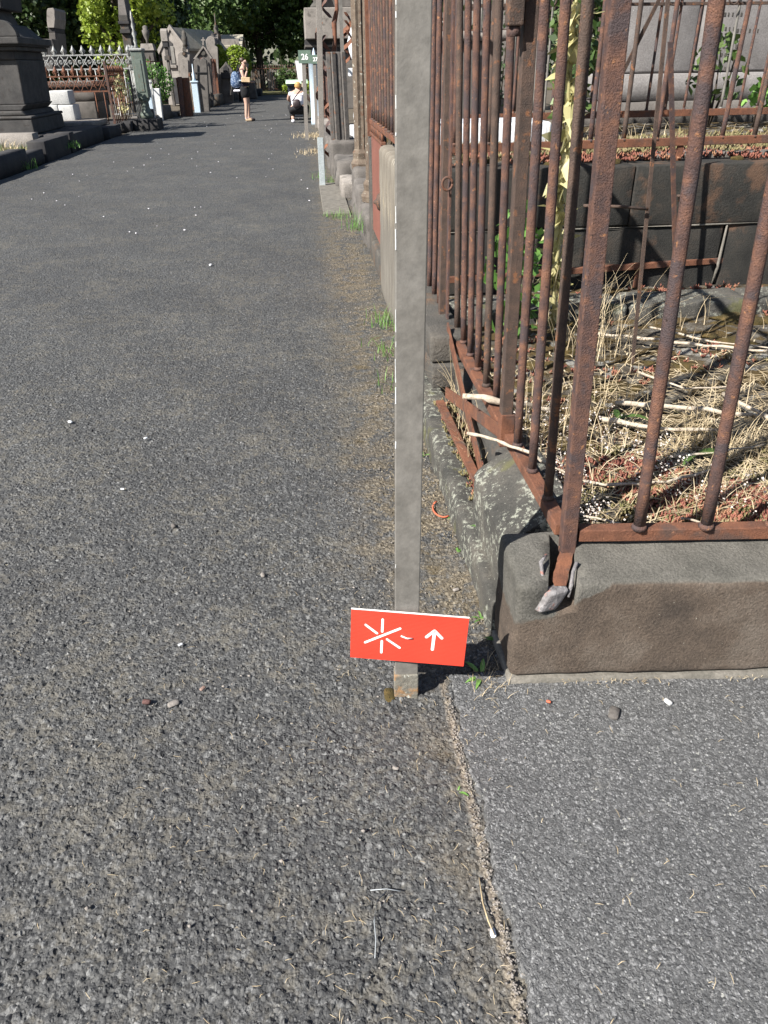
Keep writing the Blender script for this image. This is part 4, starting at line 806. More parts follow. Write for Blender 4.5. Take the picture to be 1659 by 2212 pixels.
for x in (.97,1.28,1.62): m=MB(); m.lathe(x,14.6,[(.10,.55),(.12,.7),(.09,1.0),(.10,1.2),(.07,1.25)],12); m.build('column',marble,wt,True)
m=MB(); m.box(.80,1.85,14.4,14.9,1.3,1.42); m.build('lintel',marble,wt,bevel=.01)
for x in (1.02,1.38): m=MB(); m.lathe(x,14.6,[(.10,1.42),(.2,1.62),(.23,1.8),(.16,2.0),(.05,2.08)],14); m.build('urn',marble,wt,True)
# rusty railings of the far right graves
def railing(name,label,p,q,z0,z1,n,mat,rmat=None,group=None,r=.014,gap=.12,spike=.0,mid=False):
    p,q=Vector((*p,0)),Vector((*q,0)); t=thing(name,label,'fence',(p.x,p.y,z0),group); h=z1-z0+spike
    m=MB(); 
    if spike: m.lathe(0,0,[(r,0),(r,h-.16),(r*2.2,h-.12),(r*1.6,h-.06),(.002,h)],6)
    else: m.lathe(0,0,[(r,0),(r,h)],6)
    me=m.mesh('bar',mat)
    for k in range(n): c=p+(q-p)*((k+.5)/n); place(me,'bar',t,(c.x,c.y,z0),(random.gauss(0,.008),random.gauss(0,.008),0))
    for z in ([z0+.06,z1-.08]+([(z0+z1)/2] if mid else [])): rail((p.x,p.y,z),(q.x,q.y,z),r*1.6,r*2.4,rmat or mat,'rail',t,bev=0)
    return t
railing('rusty_railing','rusty iron railing behind the blue pipe post on the right verge',(.70,16),(.62,25),.2,1.35,28,rust,rust2,spike=.12)
railing('rusty_railing','dark rusty railing right of the torn ornament at the verge',(.55,13.6),(.60,15.8),.4,1.7,8,rustdk,rust2,spike=.1)
fluted('iron_stanchion','brown rusty square stanchion behind the 27 plate',.56,23.5,.1,1.55,.15,rust)
# road side posts
def flatpost(name,label,px,pyb,ytop,w,mat,cat='post',Y=None,z0=-.02):
    p=gp(px,pyb,0); t=thing(name,label,cat,tuple(p)); top=at(ytop[0],ytop[1],p[1]); m=leanbox(p[0],p[1],z0,top[0],p[1],top[2],w,w*.45,0,8); m.build('shaft',mat,t,bevel=.003); return t,p,top
t,p,top=flatpost('road_side_post','slim pale grey steel post standing on the verge edge, left of the torn ornament',697,403,(688,-30),.070,paintsteel)
m=MB(); m.box(p[0]-.04,p[0]+.04,p[1]-.02,p[1]+.02,-.02,.62); m.build('bare_foot',M('zinc',[(.30,.34,.36),(.40,.44,.46)],9,.5,0,60),t,bevel=.003)
def numplate(t,xl,yt,xr,yb,Y,txt,stain=True):
    a=at(xl,yt,Y); b_=at(xr,yb,Y); m=MB(); m.box(a[0],b_[0],Y-.006,Y,b_[2],a[2]); m.build('plate',signgreen,t,bevel=.001)
    cu=bpy.data.curves.new('number','FONT'); cu.body=txt; cu.align_x='CENTER'; cu.align_y='CENTER'; cu.size=(a[2]-b_[2])*.62; cu.offset=.004; cu.extrude=.002
    o=bpy.data.objects.new('number',cu); COL.objects.link(o); o.rotation_euler=(math.pi/2,0,0); o.location=((a[0]+b_[0])/2,Y-.009,a[2]*.47+b_[2]*.53)
    dg=bpy.context.evaluated_depsgraph_get(); me=bpy.data.meshes.new_from_object(o.evaluated_get(dg)); bpy.data.objects.remove(o)
    me.materials.clear(); me.materials.append(white); o=bpy.data.objects.new('number',me); COL.objects.link(o); o.rotation_euler=(math.pi/2,0,0); o.location=((a[0]+b_[0])/2,Y-.009,a[2]*.47+b_[2]*.53); o.parent=t; o.matrix_parent_inverse=Matrix.Translation(-Vector(t.location))
    return a,b_
t,p,top=flatpost('number_sign','grey post carrying the larger green plate with the number 26','663 300'and 663,300,(656,132),.085,paintsteel,'sign'); numplate(t,643.5,108.5,672.5,136.5,p[1]-.03,'26')
t,p,top=flatpost('number_sign','post carrying the smaller green plate with the number 27',684,276,(679,134),.08,paintsteel,'sign'); numplate(t,671.5,118.5,690.5,137.5,p[1]-.03,'27')
def pipe(name,label,x0,y0,x1,y1,r,mat,cat='post',spike=True,z0=0.):
    p=gp(x0,y0,z0); q=at(x1,y1,p[1]); t=thing(name,label,cat,tuple(p)); m=MB(); m.lathe(p[0],p[1],[(r*1.1,p[2]-.03),(r*1.05,p[2]+.1),(r,p[2]+.15),(r*.95,q[2]-.05),(r*1.15,q[2]-.03),(r*1.15,q[2])],12); m.build('shaft',mat,t,True)
    if spike: m=MB(); m.lathe(p[0],p[1],[(r*.8,q[2]),(r*.5,q[2]+.03),(r*.55,q[2]+.1),(r*.35,q[2]+.13),(.004,q[2]+.32)],10); m.build('finial',mat,t,True)
    return t
pipe('blue_pipe_post','light blue painted pipe post with a pointed finial on the right verge',686,268,681,132,.17,bluep)
pipe('blue_pipe_post','thinner light blue pipe post under the 27 plate',677,225,671,140,.10,bluep,spike=False)
pw=gp(654,232,0); t=thing('white_plank','white painted plank on a wooden stick leaning behind the green bin lid','plank',tuple(pw)); Y=25.6
leanbox(*at(655,200,Y)[:2],0.0,*at(653,172,Y)[:2],at(653,172,Y)[2],.07,.04).build('stick',bleached,t); a=at(652,175,Y);b_=at(645,131,Y); leanbox(a[0],Y-.03,a[2],b_[0],Y-.03,b_[2],.21,.03).build('board',whitep,t)
# wheelie bin
bx,by=(gp(637,262,0)[0]+.10),27.0
x0,_=xz(621,215,by); x1,_=xz(666,215,by); ztop=xz(640,178,by)[1]
t=thing('wheelie_bin','dark wheeled bin with a lime green lid behind the crouching person','bin',((x0+x1)/2,by,0)); xm=(x0+x1)/2; hw=(x1-x0)/2
m=MB(); m.prismx([(by-.28,.08),(by+.26,.05),(by+.38,ztop-.05),(by-.36,ztop-.05)],xm-hw*.80,xm+hw*.80); body=m.build('body',plastic_dk,t,bevel=.03)
for v in body.data.vertices:
    k=.84+.16*min(1,v.co.z/ztop); v.co.x=xm+(v.co.x-xm)*k*1.15
m=MB(); m.box(xm-hw*.98,xm+hw*.98,by-.42,by+.42,ztop-.09,ztop-.03); m.build('rim',plastic_dk,t,bevel=.02)
m=MB(); m.prismx([(by-.45,ztop-.03),(by+.44,ztop-.03),(by+.40,ztop+.05),(by,ztop+.075),(by-.40,ztop+.03)],xm-hw*1.04,xm+hw*1.04); m.build('lid',lime,t,bevel=.015)
for s_ in (-1,1): m=MB(); w_=[(.10*math.cos(a),.10*math.sin(a)) for a in np.linspace(0,2*math.pi,14)[:-1]]; m.prismx([(by+.30+a,.10+b) for a,b in w_],xm+s_*hw*.8-.03,xm+s_*hw*.8+.03); m.build('wheel',blackc,t)
# mausoleum right
mz=thing('mausoleum','large grey stone mausoleum with a pale cornice beyond the posts on the right','mausoleum',(2.5,34,0)); Y=34.
xL,_=xz(668,150,Y); xC,zt=xz(656,18,Y); _,zc=xz(700,85,Y); _,zg=xz(700,115,Y); _,zl2=xz(700,100,Y)
m=MB(); m.box(xL,xL+6,Y,Y+5,-.05,zg); m.build('wall',stone_md,mz,bevel=.02)
for (a_,b_) in ((xL+.9,xL+.96),): m=MB(); m.box(a_,b_,Y-.02,Y,.3,zg-.1); m.build('pilaster_edge',stone_lt,mz)
m=MB(); m.box(xL-.02,xL+6,Y-.012,Y-.002,1.95,1.98); m.build('string_course',stone_lt,mz)
m=MB(); m.box(xL-.05,xL+6.1,Y-.06,Y+5,zg+.003,zl2-.03); m.build('frieze',stone_black,mz); m=MB(); m.box(xL-.12,xL+6.2,Y-.12,Y+5,zl2-.027,zl2+.05); m.build('moulding',stone_md,mz,bevel=.01)
m=MB(); m.box(xL-.1,xL+6.1,Y-.05,Y+5,zl2+.053,zc); m.build('soffit',stone_black,mz)
m=MB(); m.box(xC,xL+6.5,Y-.45,Y+5.4,zc+.003,zt); m.build('cornice',stone_lt,mz,bevel=.03)
m=MB(); m.box(xC+.5,xL+6,Y+.1,Y+5,zt+.003,zt+.75); m.build('attic',stone_md,mz,bevel=.05)
m=MB(); m.lathe(xC+.5,Y,[(.28,zt),(.22,zt+.1),(.12,zt+.2),(.2,zt+.4),(.28,zt+.6),(.1,zt+.75)],12); m.build('urn',stone_dk,mz,True)
m=MB(); m.box(xL+2.0,xL+3.2,Y-.03,Y-.003,.0,2.55); dr=m.build('door',M('old_door',[(.06,.05,.04),(.12,.10,.08)],8),mz); m=MB(); m.box(xL+1.85,xL+3.4,Y-.12,Y-.003,2.58,2.78); m.build('lintel',stone_dk,mz)
for s_ in (0,1): m=MB(); m.box(xL+2.1+s_*.52,xL+2.5+s_*.52,Y-.05,Y-.032,1.5,2.3); m.build('door_grille',blackiron,mz)
# ================================================================ LEFT SIDE
# grave with kerb stones in the foreground
kg=thing('kerbed_grave','low dark kerb stones round the grass covered grave at the left road edge','kerb',(-5,15,0))
rblock('kerb_block',stone_black,-5.18,-4.88,11.0,14.9,-.05,.30,.02,.12,.006,kg,None,101); rblock('kerb_block',stone_black,-5.16,-4.9,14.95,15.9,-.05,.21,.02,.1,.006,kg,None,102)
rblock('kerb_block',stone_black,-5.20,-4.86,15.95,17.6,-.05,.33,.02,.1,.006,kg,None,103); rblock('kerb_block',stone_black,-5.16,-4.84,17.65,17.95,-.05,.36,.02,.1,.006,kg,None,104)
rblock('rear_kerb',stone_lt,-9,-5.55,17.55,17.95,-.05,.37,.02,.2,.004,kg,None,105)
m=MB(); m.box(-12,-5.15,8,17.6,-.04,.12); m.build('turf_bed',grassg,kind='structure')
lg=thing('grave_slab','tilted grey grave slab lying in the dry grass at the left border','grave slab',(-7,15.2,.1)); rblock('slab',stone_md,-9.4,-5.95,13.6,16.2,.14,.34,.03,.2,.006,lg,lambda x,y,z:(x,y,z+.03*(y-15)),106)
rr=np.random.default_rng(9)
P=np.stack([rr.uniform(-8.5,-5.2,1500),rr.uniform(12,17.5,1500),np.full(1500,.12)],1); P=P[(P[:,0]>-5.95)|(P[:,1]<13.5)|(P[:,1]>16.3)]
V,Fq=blades(P[::2],.15,.014,.8,rr,3); link(npmesh('short_grass',V,Fq,[leaf_md]),'short_grass',kind='stuff')
P[:,0]+=.05; P=P[::2]; V,Fq=blades(P,.22,.014,.9,rr,3); link(npmesh('dry_short_grass',V,Fq,[straw]),'dry_short_grass',kind='stuff')
tuft(gp(158,318,.1),50,.16,'green and straw weeds at the end of the dark kerb beside the road',seed=20,spread=.08,w=.014)
tuft((-4.82,14.6,0),26,.2,'thin weeds growing against the dark kerb in shade at far left',seed=21,spread=.08,w=.012)
# big monument
mo=thing('stone_monument','huge dark stone monument with stepped base at the left border','monument',(-7.4,19.4,.3))
Yf=18.25
def prof(pts,Yb,name,mat,dx=0): pass
def ring(name,x,y0,y1,z0,z1,xl=-11.,mat=monum,x1=None,taper=0,bev=.02):
    m=MB(); P=[(xl,y0,z0),(x,y0,z0),(x,y1,z0),(xl,y1,z0),(xl,y0+taper,z1),((x1 if x1 is not None else x),y0+taper,z1),((x1 if x1 is not None else x),y1-taper,z1),(xl,y1-taper,z1)]
    m.add(P,[(3,2,1,0),(4,5,6,7),(0,1,5,4),(1,2,6,5),(2,3,7,6),(3,0,4,7)]); return m.build(name,mat,mo,bevel=bev)
X0=float(at(76,291,Yf)[0]); zb_=.30
za=xz(68,258,Yf)[1]; zb2=xz(62,251,Yf)[1]; zc2=xz(56,240,Yf)[1]; zd=xz(50,227,Yf)[1]; zs=xz(31,129,Yf)[1]; xs1=xz(31,129,Yf)[0]; xs0=xz(50,227,Yf)[0]; zco=xz(33,100,Yf)[1]
ring('base_block',X0,Yf,20.6,zb_,za); ring('torus_moulding',X0+.02,Yf-.02,20.62,za+.002,zb2,bev=.04); ring('base_moulding',X0-.12,Yf+.1,20.5,zb2+.002,zc2,x1=X0-.2,bev=.03); ring('base_moulding',X0-.22,Yf+.18,20.42,zc2+.002,zd,x1=xs0,bev=.02)
ring('shaft',xs0-.03,Yf+.22,20.38,zd+.002,zs,x1=xs1-.02,taper=.02)
ring('frieze_band',xs1-.04,Yf+.2,20.4,zs+.002,zs+.16,mat=stone_black); ring('cornice_moulding',xs1+.06,Yf+.12,20.5,zs+.162,zs+.24); ring('cornice_moulding',xs1+.12,Yf+.06,20.54,zs+.242,zs+.27,mat=stone_black,bev=.005); ring('cornice',xs1+.16,Yf,20.6,zs+.272,zs+.40)
zt0=zs+.40
ring('stepped_top',xs1+.05,Yf+.25,20.4,zt0+.002,zt0+.25,x1=xs1-.25); ring('stepped_top',xs1-.32,Yf+.55,20.1,zt0+.252,zt0+.50,x1=xs1-.42); xc_=float(at(13,60,Yf+.75)[0]); ring('column_block',xc_,Yf+.75,20.35,zt0+.502,3.45,x1=xc_+.12,mat=stone_black,xl=xc_-1.0)
m=MB(); n=14; m.prismy([(xs1+.16,zt0+.002)]+[(xs1+.16-.30*(1-math.cos(a)),zt0+.28*math.sin(a)) for a in np.linspace(.25,1.57,8)]+[(xs1-.22,zt0+.002)],Yf,Yf+.2); m.build('acroterion',monum,mo,bevel=.01)
tp=thing('stone_platform','low dark stone platform and steps beside the large monument at the road edge','step',(-5.6,19.5,0))
rblock('platform_block',stone_black,-11,-5.55,18.0,21.6,-.05,.29,.02,.3,.005,tp,None,110); rblock('platform_block',stone_black,-5.53,-4.92,18.15,20.9,-.05,.30,.02,.15,.005,tp,None,111); rblock('platform_block',stone_black,-5.6,-4.80,21.0,22.4,-.05,.24,.02,.15,.005,tp,None,112)
rblock('platform_slab',stone_lt,-6.8,-5.15,20.95,22.6,.24,.37,.02,.15,.005,tp,None,113)
# white granite cross base
gb=thing('granite_pedestal','rough white granite pedestal of stacked blocks in the sun behind the monument','pedestal',(-6,21.9,.35)); Y=21.9
def fb(name,mat,xl,xr,yt,yb,Y,d,parent,r=.02,noise=.003,seed=0,**k):
    ym=(yt+yb)/2; x0=xz(xl,ym,Y)[0]; x1=xz(xr,ym,Y)[0]; xm=(xl+xr)/2; z1=xz(xm,yt,Y)[1]; z0=xz(xm,yb,Y)[1]
    return rblock(name,mat,x0,x1,Y,Y+d,z0,z1,r,max(.06,(x1-x0)/12),noise,parent,None,seed,**k)
fb('granite_block',granite,105,149,196,226,Y,.55,gb,seed=1); fb('granite_block',granite,100,127,227,262,Y-.05,.6,gb,seed=2); fb('granite_block',granite,128,161,227,262,Y-.05,.6,gb,seed=3)
# big sarcophagus
sa=thing('box_tomb','large grey box tomb of plain slabs behind the rusty fence crest','tomb',(-7.2,23.6,.2)); Y=23.6
fb('tomb_lid',stone_md,90,202,176,190,Y,1.8,sa,seed=4); fb('tomb_side',stone_md,90,204,190.5,220,Y+.06,1.6,sa,seed=5); fb('tomb_side',stone_md,90,209,220.5,262,Y+.03,1.6,sa,seed=6)
# ornate rusty crest fence
def crest(mb_list,x,y,z,mat,parent,s=1.,ang=0):
    pass
def crestfence(name,label,p,q,ztop,mat,zbot,bar_from=0,gap=.22,zr=None,barmat=None,group=None):
    p,q=Vector((*p,0)),Vector((*q,0)); d=q-p; L=d.length; u_=d/L; ang=math.atan2(d.y,d.x); t=thing(name,label,'fence',(p.x,p.y,zbot),group)
    fr=ztop-.22; f0=fr-.34
    for z in (fr,f0): rail((p.x,p.y,z),(q.x,q.y,z),.03,.035,mat,'rail',t,bev=0)
    m=MB(); m.lathe(0,0,[(.012,0),(.03,.02),(.014,.05),(.05,.09),(.055,.13),(.03,.18),(.004,.235)],7)
    for a in (-1,1): m.tube([(0,0,.03),(a*.05,0,.05),(a*.075,0,.10),(a*.05,0,.12)],.010,5)
    me=m.mesh('finial',mat,True)
    m=MB(); g2=gap
    for a in (-1,1): m.tube([(a*g2*.48,0,0),(a*g2*.2,0,.10),(0,0,.17),(-a*g2*.2,0,.24),(-a*g2*.48,0,.34)],.011,5)
    m.tube([(.05*math.cos(a),0,.17+.06*math.sin(a)) for a in np.linspace(0,6.28,9)],.010,5)
    for a in (-1,1): m.tube([(a*g2*.46+.03*math.cos(b),0,.17+.05*math.sin(b)) for b in np.linspace(0,6.28,7)],.009,5)
    ms=m.mesh('scroll_panel',mat,True); n=int(L/gap)
    bmz=MB().lathe(0,0,[(.014,0),(.014,f0-zbot)],6).mesh('bar',barmat or mat,True)
    for k in range(n):
        c=p+u_*((k+.5)*gap); place(me,'finial',t,(c.x,c.y,fr),(random.gauss(0,.04),random.gauss(0,.04),ang)); place(ms,'scroll_panel',t,(c.x,c.y,f0),(0,0,ang))
        if k*gap>=bar_from: place(bmz,'bar',t,(c.x,c.y,zbot),(0,random.gauss(0,.01),0))
    return t
z1=xz(240,142,22.6)[1]
crestfence('crested_fence','rust brown ornamental fence with a scroll frieze and knob finials, left of the road',(-9.2,22.6),(-4.98,22.6),z1,rust2,.22,3.55)
crestfence('crested_fence','side run of the rusty ornamental fence along the road, overgrown with dead stalks',(-4.98,22.6),(-4.95,24.6),z1,rust2,.22,0,.2,group=None)
leanbox(-4.98,22.6,.2,-4.98,22.6,z1+.1,.06,.06).build('corner_post',rust,thing('iron_post','rusty square corner post of the ornamental fence','iron post',(-4.98,22.6,.2)))
z2=xz(250,98,23.9)[1]
crestfence('crested_fence','silver grey ornamental fence with a bright scroll frieze behind the rusty one',(-9.6,25.2),(-4.62,25.2),xz(250,98,25.2)[1],silverp,.25,0,.26,barmat=silverp)
crestfence('crested_fence','shaded side run of the silver ornamental fence next to the sage green post',(-4.62,23.9),(-4.60,25.2),z2,silverp,.25,0,.2,barmat=silverp)
gpst=thing('cast_iron_post','tall sage green ornamental cast iron gate post on a dark stone block','post',(-4.6,23.8,.4)); Y=23.75
a=at(288,110,Y); b_=at(314,212,Y); zt_=a[2]; zlo=b_[2]; cx_=float((at(301,160,Y)[0])); 
m=MB(); m.box(cx_-.15,cx_+.15,Y,Y+.42,zlo,zt_); m.build('panel_shaft',sagep,gpst,bevel=.012)
m=MB(); m.box(cx_-.08,cx_+.08,Y-.015,Y-.002,zlo+.15,zt_-.2); m.build('raised_panel',sagep,gpst,bevel=.006)
m=MB(); m.box(cx_-.17,cx_+.17,Y-.03,Y+.45,zt_+.002,zt_+.06); m.build('cap_moulding',silverp,gpst,bevel=.015)
m=MB(); m.lathe(cx_,Y+.15,[(.06,zt_+.06),(.03,zt_+.16),(.05,zt_+.22),(.03,zt_+.3),(.06,zt_+.38),(.025,zt_+.48),(.05,zt_+.55),(.02,zt_+.66),(.04,zt_+.72),(.01,zt_+.9)],10); m.build('spire_finial',silverp,gpst,True)
m=MB(); m.lathe(cx_,Y+.15,[(.16,zlo-.5),(.18,zlo-.4),(.12,zlo-.3),(.10,zlo-.1),(.16,zlo-.03),(.16,zlo)],10); m.build('baluster_foot',sagep,gpst,True)
rblock('stone_foot',stone_black,cx_-.34,cx_+.34,Y-.2,Y+.6,-.05,zlo-.5,.02,.1,.004,gpst,None,120); rblock('stone_foot',stone_black,-5.6,cx_-.36,Y-.3,Y+1,-.05,.24,.02,.15,.004,gpst,None,121)
rblock('stone_foot',stone_black,-4.75,-4.55,24.5,26.2,-.05,.42,.02,.15,.004,gpst,None,122)
# scroll topped stele, obelisk, urn column
st=thing('stele','tall narrow stele with a rolled scroll top in front of the dark trees','stele',(-7.2,27,.3)); Y=27.
def zp(x,y,Y=None,_Y=[27.]): return xz(x,y,Y or _Y[0])
px=[(101,24),(104,17),(116,17),(119,24),(118,36),(121,50),(118,61)]
def yprism(name,mat,pix,Y,d,parent,bev=.01): m=MB(); m.prismy([xz(x,y,Y) for x,y in pix],Y,Y+d); return m.build(name,mat,parent,bevel=bev)
yprism('scroll_top',stone_lt,[(101,24),(103,18),(115,17),(118,22),(118,33),(119,40),(117,60),(103,60),(101,45)],Y,1.2,st); yprism('neck',stone_black,[(103,60.5),(118,60.5),(119,70),(105,70)],Y+.06,1.1,st)
yprism('pillar',stone_md,[(106,70.5),(119,70.5),(126,150),(110,150)],Y+.02,1.15,st)
gv=thing('grave_vault','grey vault roof with two dark arches half hidden behind the monument','vault',(-8,26,.3)); yprism('vault_wall',stone_md,[(60,84),(112,84),(114,150),(60,150)],26.2,.6,gv)
for x_ in (96,110): yprism('arch_recess',stone_black,[(x_-7,130),(x_-7,96),(x_-3,87),(x_+2,87),(x_+6,96),(x_+6,130)],26.17,.02,gv,0)
ob=thing('obelisk','tall dark pointed obelisk rising above the silver ornamental fence','obelisk',(-5.7,29,.3)); Y=29.
cx0,_=xz(270,60,Y)
def sq(name,mat,x0,x1,y0,y1,z0,z1,parent,tp=1.,bev=.01): m=MB(); m.box(x0,x1,y0,y1,z0,z1,tap=tp); return m.build(name,mat,parent,bevel=bev)
zA=xz(272,33,Y)[1]; zB=xz(272,64,Y)[1]; zC=xz(272,52,Y)[1]; zD=xz(272,72,Y)[1]
sq('shaft',stone_dk,cx0-.15,cx0+.13,Y,Y+1.1,.2,zD,ob,.9); sq('collar',stone_black,cx0-.17,cx0+.15,Y-.04,Y+1.14,zD+.002,zD+.10,ob); sq('block',stone_dk,cx0-.14,cx0+.12,Y,Y+1.1,zD+.102,zC,ob); sq('collar',stone_black,cx0-.18,cx0+.16,Y-.05,Y+1.15,zC+.002,zC+.08,ob); sq('upper_block',stone_dk,cx0-.15,cx0+.13,Y,Y+1.1,zC+.082,zA,ob); sq('pointed_top',stone_md,cx0-.14,cx0+.12,Y+.03,Y+1.07,zA+.002,zA+1.3,ob,.25)
uc=thing('urn_column','slim stone column with an urn on top between the yellow green leaves','column',(-5.6,33,0)); Y=33.; c_,_=xz(317,100,Y)
zU=xz(317,92,Y)[1]; sq('pillar',stone_md,c_-.20,c_+.2,Y,Y+.5,.1,zU-.25,uc); sq('capital',stone_lt,c_-.26,c_+.26,Y-.05,Y+.55,zU-.247,zU-.03,uc,.8); m=MB(); m.lathe(c_,Y+.25,[(.05,zU-.03),(.04,zU+.06),(.11,zU+.22),(.14,zU+.38),(.09,zU+.42),(.10,zU+.5),(.03,zU+.54)],10); m.build('urn',stone_md,uc,True)
uc=thing('capped_column','square stone column with a sun lit gabled cap left of the chapel','column',(-5.4,36,0)); Y=36.
z0_,z1_=xz(355,165,Y)[1],xz(355,83,Y)[1]; a0=xz(350,90,Y)[0]; a1=xz(362,90,Y)[0]
sq('shaft',stone_md,a0+.06,a1-.06,Y+.05,Y+.30,.1,z1_-.75,uc); sq('collar',stone_dk,a0,a1,Y,Y+.35,z1_-.747,z1_-.6,uc); sq('neck',stone_md,a0+.04,a1-.04,Y+.04,Y+.31,z1_-.597,z1_-.3,uc); sq('frieze',stone_black,a0,a1,Y-.02,Y+.37,z1_-.297,z1_-.1,uc)
m=MB(); m.prismx([(Y-.05,z1_-.098),(Y+.4,z1_-.098),(Y+.36,z1_+.26),(Y+.17,z1_+.34),(Y,z1_+.26)],a0-.02,a1+.02); m.build('gable_cap',stone_lt,uc,bevel=.01)
# chapel
ch=thing('grave_chapel','pale stone grave chapel with steep gable, arched window and slab roof','chapel',(-5.4,40,0)); Y=40.
L_=xz(350,150,Y)[0]; R_=xz(403,120,Y)[0]; ea=xz(400,106,Y)[1]; el=xz(354,84,Y)[1]; pk=xz(372,58,Y)[1]; xm=(L_+R_)/2; ea=(ea+el)/2-.05; D=4.6
m=MB(); m.prismy([(L_,0),(R_,0),(R_,ea),(xm,pk-.12),(L_,ea)],Y,Y+D); m.build('wall',stone_lt,ch,bevel=.01)
for s_,(a,b) in enumerate((((L_-.12,ea-.12),(xm,pk)),((R_+.12,ea-.12),(xm,pk)))):
    m=MB(); v=[(a[0],Y+.12,a[1]),(b[0],Y+.12,b[1]),(b[0],Y+D+.1,b[1]),(a[0],Y+D+.1,a[1])]; m.add(v+[(x,y,z-.10) for x,y,z in v],[(0,1,2,3),(7,6,5,4),(0,4,5,1),(1,5,6,2),(2,6,7,3),(3,7,4,0)]); m.build('roof_slab',roofm,ch)
    m=MB(); v=[(a[0]+(-.04 if s_==0 else .04),a[1]-.04),(b[0],b[1]+.1),(b[0],b[1]-.10),(a[0],a[1]-.22)]; m.prismy(v,Y-.06,Y+.119); m.build('gable_coping',stone_lt,ch,bevel=.008)
m=MB(); ax0,ax1=xz(363,110,Y)[0],xz(374,110,Y)[0]; zz0=xz(368,140,Y)[1]; zz1=xz(368,100,Y)[1]; zz2=xz(368,88,Y)[1]; am=(ax0+ax1)/2
m.prismy([(ax0,zz0),(ax1,zz0),(ax1,zz1),(am+.12,zz2-.1),(am,zz2),(am-.12,zz2-.1),(ax0,zz1)],Y-.02,Y-.003); m.build('window',stone_black,ch); sq('window_grille',greymetal,am-.02,am+.14,Y-.035,Y-.022,zz0+.05,zz1,ch); sq('window_sill',stone_lt,ax0-.08,ax1+.08,Y-.12,Y-.003,zz0-.12,zz0-.003,ch)
m=MB(); c_=R_+.05; zq=xz(404,100,Y)[1]; m.lathe(c_,Y-.05,[(.13,zq),(.10,zq+.1),(.13,zq+.2),(.13,zq+.35),(.09,zq+.4),(.10,zq+.5),(.03,zq+.6)],10); m.build('urn',stone_dk,ch,True)
sq('door_surround',stone_lt,xm-.35,xm+.35,Y-.14,Y-.003,.0,zz0-.3,ch); sq('door',stone_black,xm-.22,xm+.22,Y-.16,Y-.142,.05,zz0-.5,ch); ch.rotation_euler=(0,0,-.30)
# stelae in front of it
def stele_(name,label,pix,Y,mat,parts,cat='headstone'):
    t=thing(name,label,cat,(xz(pix[0][0],pix[0][1],Y)[0],Y,0)); m=MB(); P=[xz(x,y,Y) for x,y in pix]; lo=min(z for _,z in P); P=[(x,(z if z>lo+.05 else -.02)) for x,z in P]; m.prismy(P,Y,Y+.35); m.build('stone',mat,t,bevel=.015)
    for nm,mt,px,dy in parts: m=MB(); m.prismy([xz(x,y,Y) for x,y in px],Y-dy,Y-.002); m.build(nm,mt,t,bevel=.004)
    return t
circ=lambda cx,cy,r,n=12:[(cx+r*math.cos(a),cy+r*math.sin(a)) for a in np.linspace(0,6.283,n+1)[:-1]]
stele_('headstone','pale headstone with a round emblem and small statue top beside the rust sheet post',[(389,190),(385,150),(383,118),(388,112),(396,110),(404,112),(410,118),(409,150),(410,190)],36.0,stone_lt,[('arched_panel',stone_lt,[(391,185),(390,140),(393,127),(400,125),(406,129),(408,185)],.03),('round_emblem',stone_dk,circ(397,116,4),.05),('statue',stone_dk,[(394,110),(395,103),(399,100),(402,104),(403,110)],.08)])
stele_('headstone','gabled headstone with a stone cross on its peak and a round emblem',[(423,190),(422,128),(419,126),(440,98),(458,125),(455,128),(456,190)],37.5,stone_md,[('gable_coping',stone_lt,[(418,127),(440,97),(459,126),(455,127),(440,103),(422,128)],.08),('round_emblem',stone_dk,circ(439,115,5),.05),('cross',stone_lt,[(438,98),(438,88),(435,88),(435,85),(438,85),(438,81),(441,81),(441,85),(444,85),(444,88),(441,88),(441,98)],.12)])
stele_('headstone','small double gabled headstone with iron cross bars behind the blue gate post',[(419,190),(418,132),(425,124),(432,130),(438,124),(446,131),(446,190)],33.5,stone_md,[('iron_cross',blackiron,[(426,175),(426,158),(421,158),(421,156),(426,156),(426,140),(428,140),(428,156),(446,156),(446,158),(428,158),(428,175)],.04)])
stele_('headstone','pale round headed tall monument slab right of the gabled headstone',[(452,190),(449,112),(446,100),(444,88),(449,80),(456,77),(463,82),(465,92),(464,98),(470,102),(472,190)],41,stone_lt,[])
uc=thing('capped_column','grey pillar with a pitched cap left of the second chapel','column',(-4.1,43,0)); Y=43.; a0,a1=xz(458,100,Y)[0],xz(470,100,Y)[0]; zt_=xz(465,98,Y)[1]
sq('shaft',stone_md,a0+.05,a1,Y,Y+.9,.0,zt_,uc); m=MB(); zp1=xz(465,72,Y)[1]; m.prismx([(Y-.1,zt_+.003),(Y+1,zt_+.003),(Y+.9,zp1-.3),(Y+.45,zp1),(Y,zp1-.3)],a0-.02,a1+.05); m.build('pitched_cap',stone_md,uc,bevel=.01)
m=MB(); m.lathe(a0+.1,Y+2,[(.2,2.2),(.2,zp1),(.1,zp1+.1),(.13,zp1+.25),(.03,zp1+.5),(.02,zp1+.9)],8); m.build('finial',stone_dk,uc,True)
